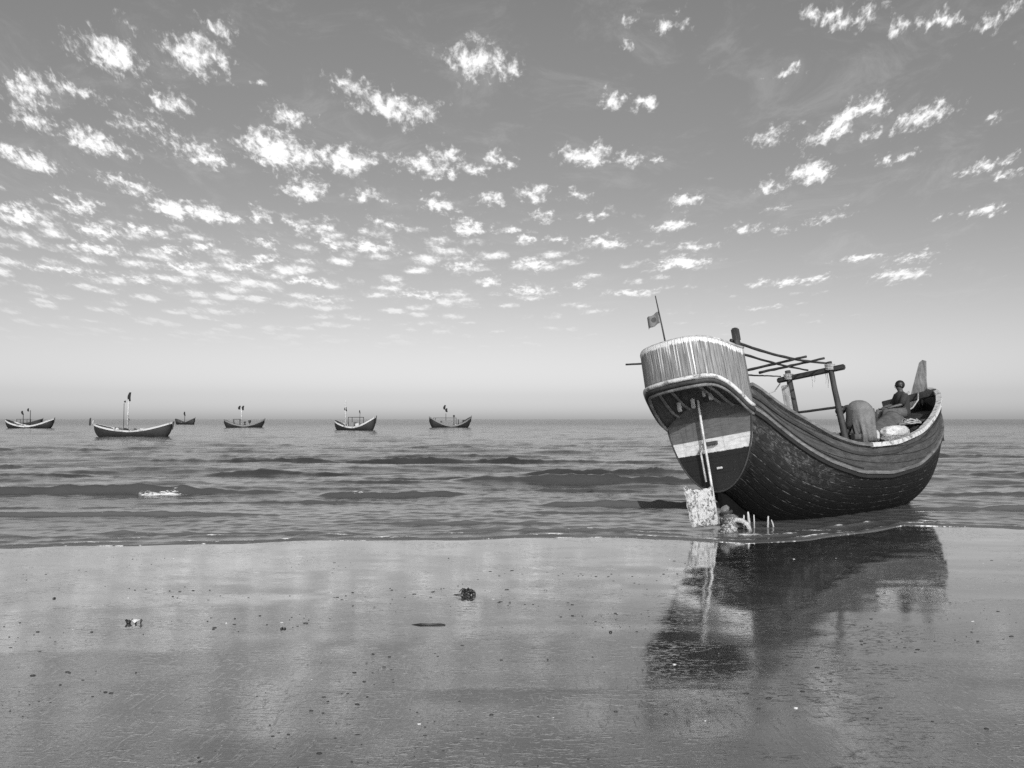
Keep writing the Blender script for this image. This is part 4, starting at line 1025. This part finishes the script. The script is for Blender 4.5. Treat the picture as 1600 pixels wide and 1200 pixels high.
            m = MB(); xa, xb, z = X(e[1]), X(e[2]), e[3] * px; m.box(((xa + xb) / 2, 0, z / 2 + .1), (abs(xb - xa), B * 1.1, z - .1), bev=.08); m.build('cargo_cover', M_farband if e[4] else M_fargrey, root)
    return root
M_farhull = plain('far_tar_hull', .018, .6); M_farband = flecked('far_white_band', .5, .18, 1.2, .5, .66); M_fardark = plain('far_dark_wood', .03, .8); M_fargrey = plain('far_grey', .18, .8)
far_boat(148, 270, 682, 'nearest anchored boat, long and white-banded, tall pale mast topped with a black furled flag', 20, 22, 9, extra=(
    ('mast', 200, 58, 2.4, True, 1), ('cloth', 203, 55, 69, 5), ('cloth', 201, 25, 30, 3), ('cargo', 184, 190, 13, True), ('cargo', 160, 178, 11, False), ('mast', 194, 52, 1, False), ('cloth', 196, 53, 56, 3)), beam=.85)
far_boat(10, 85, 669, 'light-banded anchored boat at the far left edge, pointed bow to the right', 14, 15, 3.5, extra=(('mast', 37, 22, 1.2, False), ('cloth', 36, 21, 27, 3.5), ('mast', 48, 28, 1.2, False), ('cloth', 45, 26, 31, 3)))
far_boat(15, 67, 666, 'dark anchored boat partly hidden behind the leftmost light-banded boat', 6, 11.5, 5, band=False, extra=(('frame', 30, 46, 11),))
far_boat(272, 308, 663.3, 'smallest and farthest anchored boat, dark, with a black ball on a short mast', 9, 10, 3, band=False, yaw=-22, extra=(('mast', 289, 15, 1, False), ('cloth', 289, 13.5, 20, 3.2)))
far_boat(353, 411, 668, 'anchored boat with a double black flag on its mast and a round drum on deck', 13, 13, 3.5, bandcol=M_fargrey, yaw=14, extra=(('mast', 378, 30, 1.8, True), ('cloth', 375.5, 28, 34, 3.5), ('cloth', 380.5, 27, 34, 3.5), ('drum', 390, 9.5, 4), ('drum', 383, 8, 3), ('frame', 367, 376, 13)))
far_boat(521, 589, 672, 'anchored boat with a bright white bow and a white-topped mast', 16, 21, 5, yaw=-16, extra=(('mast', 539, 47, 2.2, True), ('cloth', 540, 29.5, 36, 4.5), ('frame', 547, 566, 20), ('cloth', 563, 26, 31, 2), ('mast', 563, 28, .8, False), ('cargo', 546, 556, 12, False), ('cargo', 558, 564, 10, True)))
far_boat(672, 735, 668, 'rightmost anchored boat, dark and cluttered, black rags flying above its cabin frame', 17, 17, 3.2, bandcol=M_fargrey, yaw=20, extra=(('frame', 680, 711, 15), ('mast', 697, 22, 1, False), ('cloth', 695.5, 28, 35, 3.6), ('cloth', 698.5, 24, 30, 3.6), ('drum', 709, 18, 3), ('drum', 724, 10, 4), ('cargo', 690, 706, 10, False), ('mast', 716, 13, 1.6, False)))
# small marker stakes to the left of the nearest boat
for x, y, h_, lb in ((141, 664, 11, 'taller dark marker stake standing in the sea left of the nearest anchored boat'), (146, 663, 6, 'shorter pale marker stake in the sea beside the taller dark one')):
    D = H * 1209 / (y - 655.); m = MB(); m.tube([(0, 0, -.5), (.15, 0, h_ * D / 1209 * .9), (.35, 0, h_ * D / 1209)], [.25, .2, .1], 6); o = m.build('marker_stake', M_fardark if h_ > 8 else M_farband, None, True)
    o.location = ((x - 800) / 1209 * D, D, 0); tag(o, lb, 'stake', 'marker stakes in the sea')

# ---------------------------------------------------------------- beach debris
def at(x, y): D = H * 1209 / (y - 655.) ; return Vector(((x - 800) / 1209 * D, D, 0))
def sandz(x, y):
    d = float(shore(np.array(x))) - y; z = .0024 * d if d > 0 else d * .035
    return z + (.006 * (d - 6.5) if d > 6.5 else 0)
M_weed = plain('black_seaweed', .012, .4, .3)
# tangled weed clump
p = at(730, 928); root = empty('seaweed_clump', 'black tangled seaweed clump alone on the wet sand, left of the boat reflection', 'seaweed', (p.x, p.y, sandz(p.x, p.y))); root.scale = (.52, .52, .62)
m = MB()
for k in range(26):
    a = random.uniform(0, 2 * PI); r = random.uniform(.02, .11); c = Vector((random.uniform(-.05, .14), random.uniform(-.03, .03), random.uniform(0, .03))); pts = []
    for i in range(7):
        t = i / 6; pts.append(c + Vector((r * math.cos(a + t * 2.5) * (t + .3), r * math.sin(a + t * 2.5) * .5, .015 + .05 * math.sin(PI * t) * random.uniform(.5, 1.2))))
    m.tube(pts, [.009, .012, .012, .011, .009, .006, .003], 5)
m.tube([(.0, 0, .02), (-.03, 0, .07), (.02, 0, .085), (.05, 0, .02)], .008, 5); m.tube([(-.26, 0, .0), (-.16, .01, .012), (-.05, 0, .02)], [.004, .008, .01], 5)
m.build('fronds', M_weed, root, True)
o = lump('holdfast', (.0, 0, .02), (.13, .09, .06), M_weed, None, None, seed=21, amp=.3, rot=(0, 0, 0), sub=2); o.parent = root
o = lump('holdfast', (.13, 0, .02), (.07, .07, .06), M_weed, None, None, seed=22, amp=.3, rot=(0, 0, 0), sub=2); o.parent = root
# shell and black scrap
p = at(219, 971); root = empty('seashell', 'pale ribbed open seashell lying on the sand at lower left', 'shell', (p.x, p.y, sandz(p.x, p.y))); root.scale = (.62, .62, .62)
m = MB(); vs = []; n1, n2 = 14, 10
for i in range(n1 + 1):
    for j in range(n2 + 1):
        a = -1.2 + 2.4 * i / n1; r = .075 * j / n2; vs.append((r * math.sin(a), r * math.cos(a) * .6 - .02, .012 + .035 * math.sin(PI * .5 * j / n2) + .003 * math.cos(i * PI) * j / n2))
m.add(vs, [(i * (n2 + 1) + j, (i + 1) * (n2 + 1) + j, (i + 1) * (n2 + 1) + j + 1, i * (n2 + 1) + j + 1) for i in range(n1) for j in range(n2)])
o = m.build('valve', plain('shell_white', .6, .4), root, True); o.modifiers.new('t', 'SOLIDIFY').thickness = .005
m = MB(); m.tube([(.07, 0, .0), (.082, 0, .03), (.07, 0, .055)], [.012, .016, .008], 6); m.tube([(.02, -.04, .005), (.035, -.045, .015)], .012, 6); m.build('dark_weed', M_weed, root)
p = at(209, 971); m = MB(); m.tube([(-.045, 0, .045), (-.01, 0, .012), (.05, .01, .05)], [.014, .026, .010], 6); m.tube([(-.02, -.01, .005), (.02, -.01, .02)], .024, 6)
o = m.build('debris_scrap', M_weed, None, True); o.scale = (.6, .6, .6); o.location = (p.x, p.y, sandz(p.x, p.y)); tag(o, 'small black curled scrap touching the left side of the seashell', 'scrap')
# stick
p = at(672, 974); m = MB(); m.tube([(-.16, .01, .004), (-.08, .0, .012), (0, 0, .010), (.1, .008, .012), (.15, .0, .006)], [.003, .007, .008, .007, .004], 7, jit=.2)
o = m.build('twig', M_weed, None, True); o.scale = (.9, 1, 1); o.location = (p.x, p.y, sandz(p.x, p.y) - .006); tag(o, 'thin dark twig lying level on the sand below the seaweed clump', 'twig')
for (x, y, s_, lb) in ((445, 980, .018, 'left pebble of a close dark pair in the middle of the left-hand sand'), (449.5, 980, .018, 'right pebble of a close dark pair in the middle of the left-hand sand'),
                       (93, 933, .02, 'lone dark pebble near the water at upper left of the sand'), (952, 986, .022, 'dark pebble between the seaweed clump and the boat reflection'), (1118, 1019, .03, 'dark pebble inside the boat reflection')):
    p = at(x, y); lump('pebble', (p.x, p.y, sandz(p.x, p.y) + s_ * .12), (s_ * 1.4, s_, s_), M_weed, lb, 'pebble', seed=int(x), sub=1, rot=(0, 0, 1))
# countless small grit, worm casts and shell chips
def grit():
    rnd = random.Random(5); vs = []; fs = []; mi = []
    tries = 0; cnt = 0
    while cnt < 850:
        x = rnd.uniform(-7, 7); y = 3.4 + 6.2 * rnd.random() ** 1.3; 
        if noise.noise(Vector((x * .7, y * .9, 2))) < rnd.uniform(-.15, .35): continue
        if abs(x) > y * .78: continue
        cnt += 1; r = .003 + .006 * rnd.random() ** 3.0; z = sandz(x, y); white = rnd.random() < .05; h = r * (.6 if not white else .5); a0 = rnd.uniform(0, 6.3); el = rnd.uniform(1, 2.4)
        base = len(vs)
        for (rr, zz) in ((1.15, -.002), (.8, h * .8), (.0, h)):
            if rr == 0: vs.append((x, y, z + zz)); continue
            for q in range(6):
                a = a0 + q * PI / 3; k = rr * r * rnd.uniform(.75, 1.25); vs.append((x + k * math.cos(a) * el, y + k * math.sin(a), z + zz))
        for q in range(6):
            fs.append((base + q, base + (q + 1) % 6, base + 6 + (q + 1) % 6, base + 6 + q)); fs.append((base + 6 + q, base + 6 + (q + 1) % 6, base + 12)); mi += [1 if white else 0] * 2
    o = mesh('sand_grit', vs, fs, None, None, True, [plain('dark_grit', .03, .6), plain('shell_chip', .55, .4)], mi)
    tag(o, 'scattered dark grit, worm casts and tiny shell chips on the wet sand', 'grit', kind='stuff')
grit()
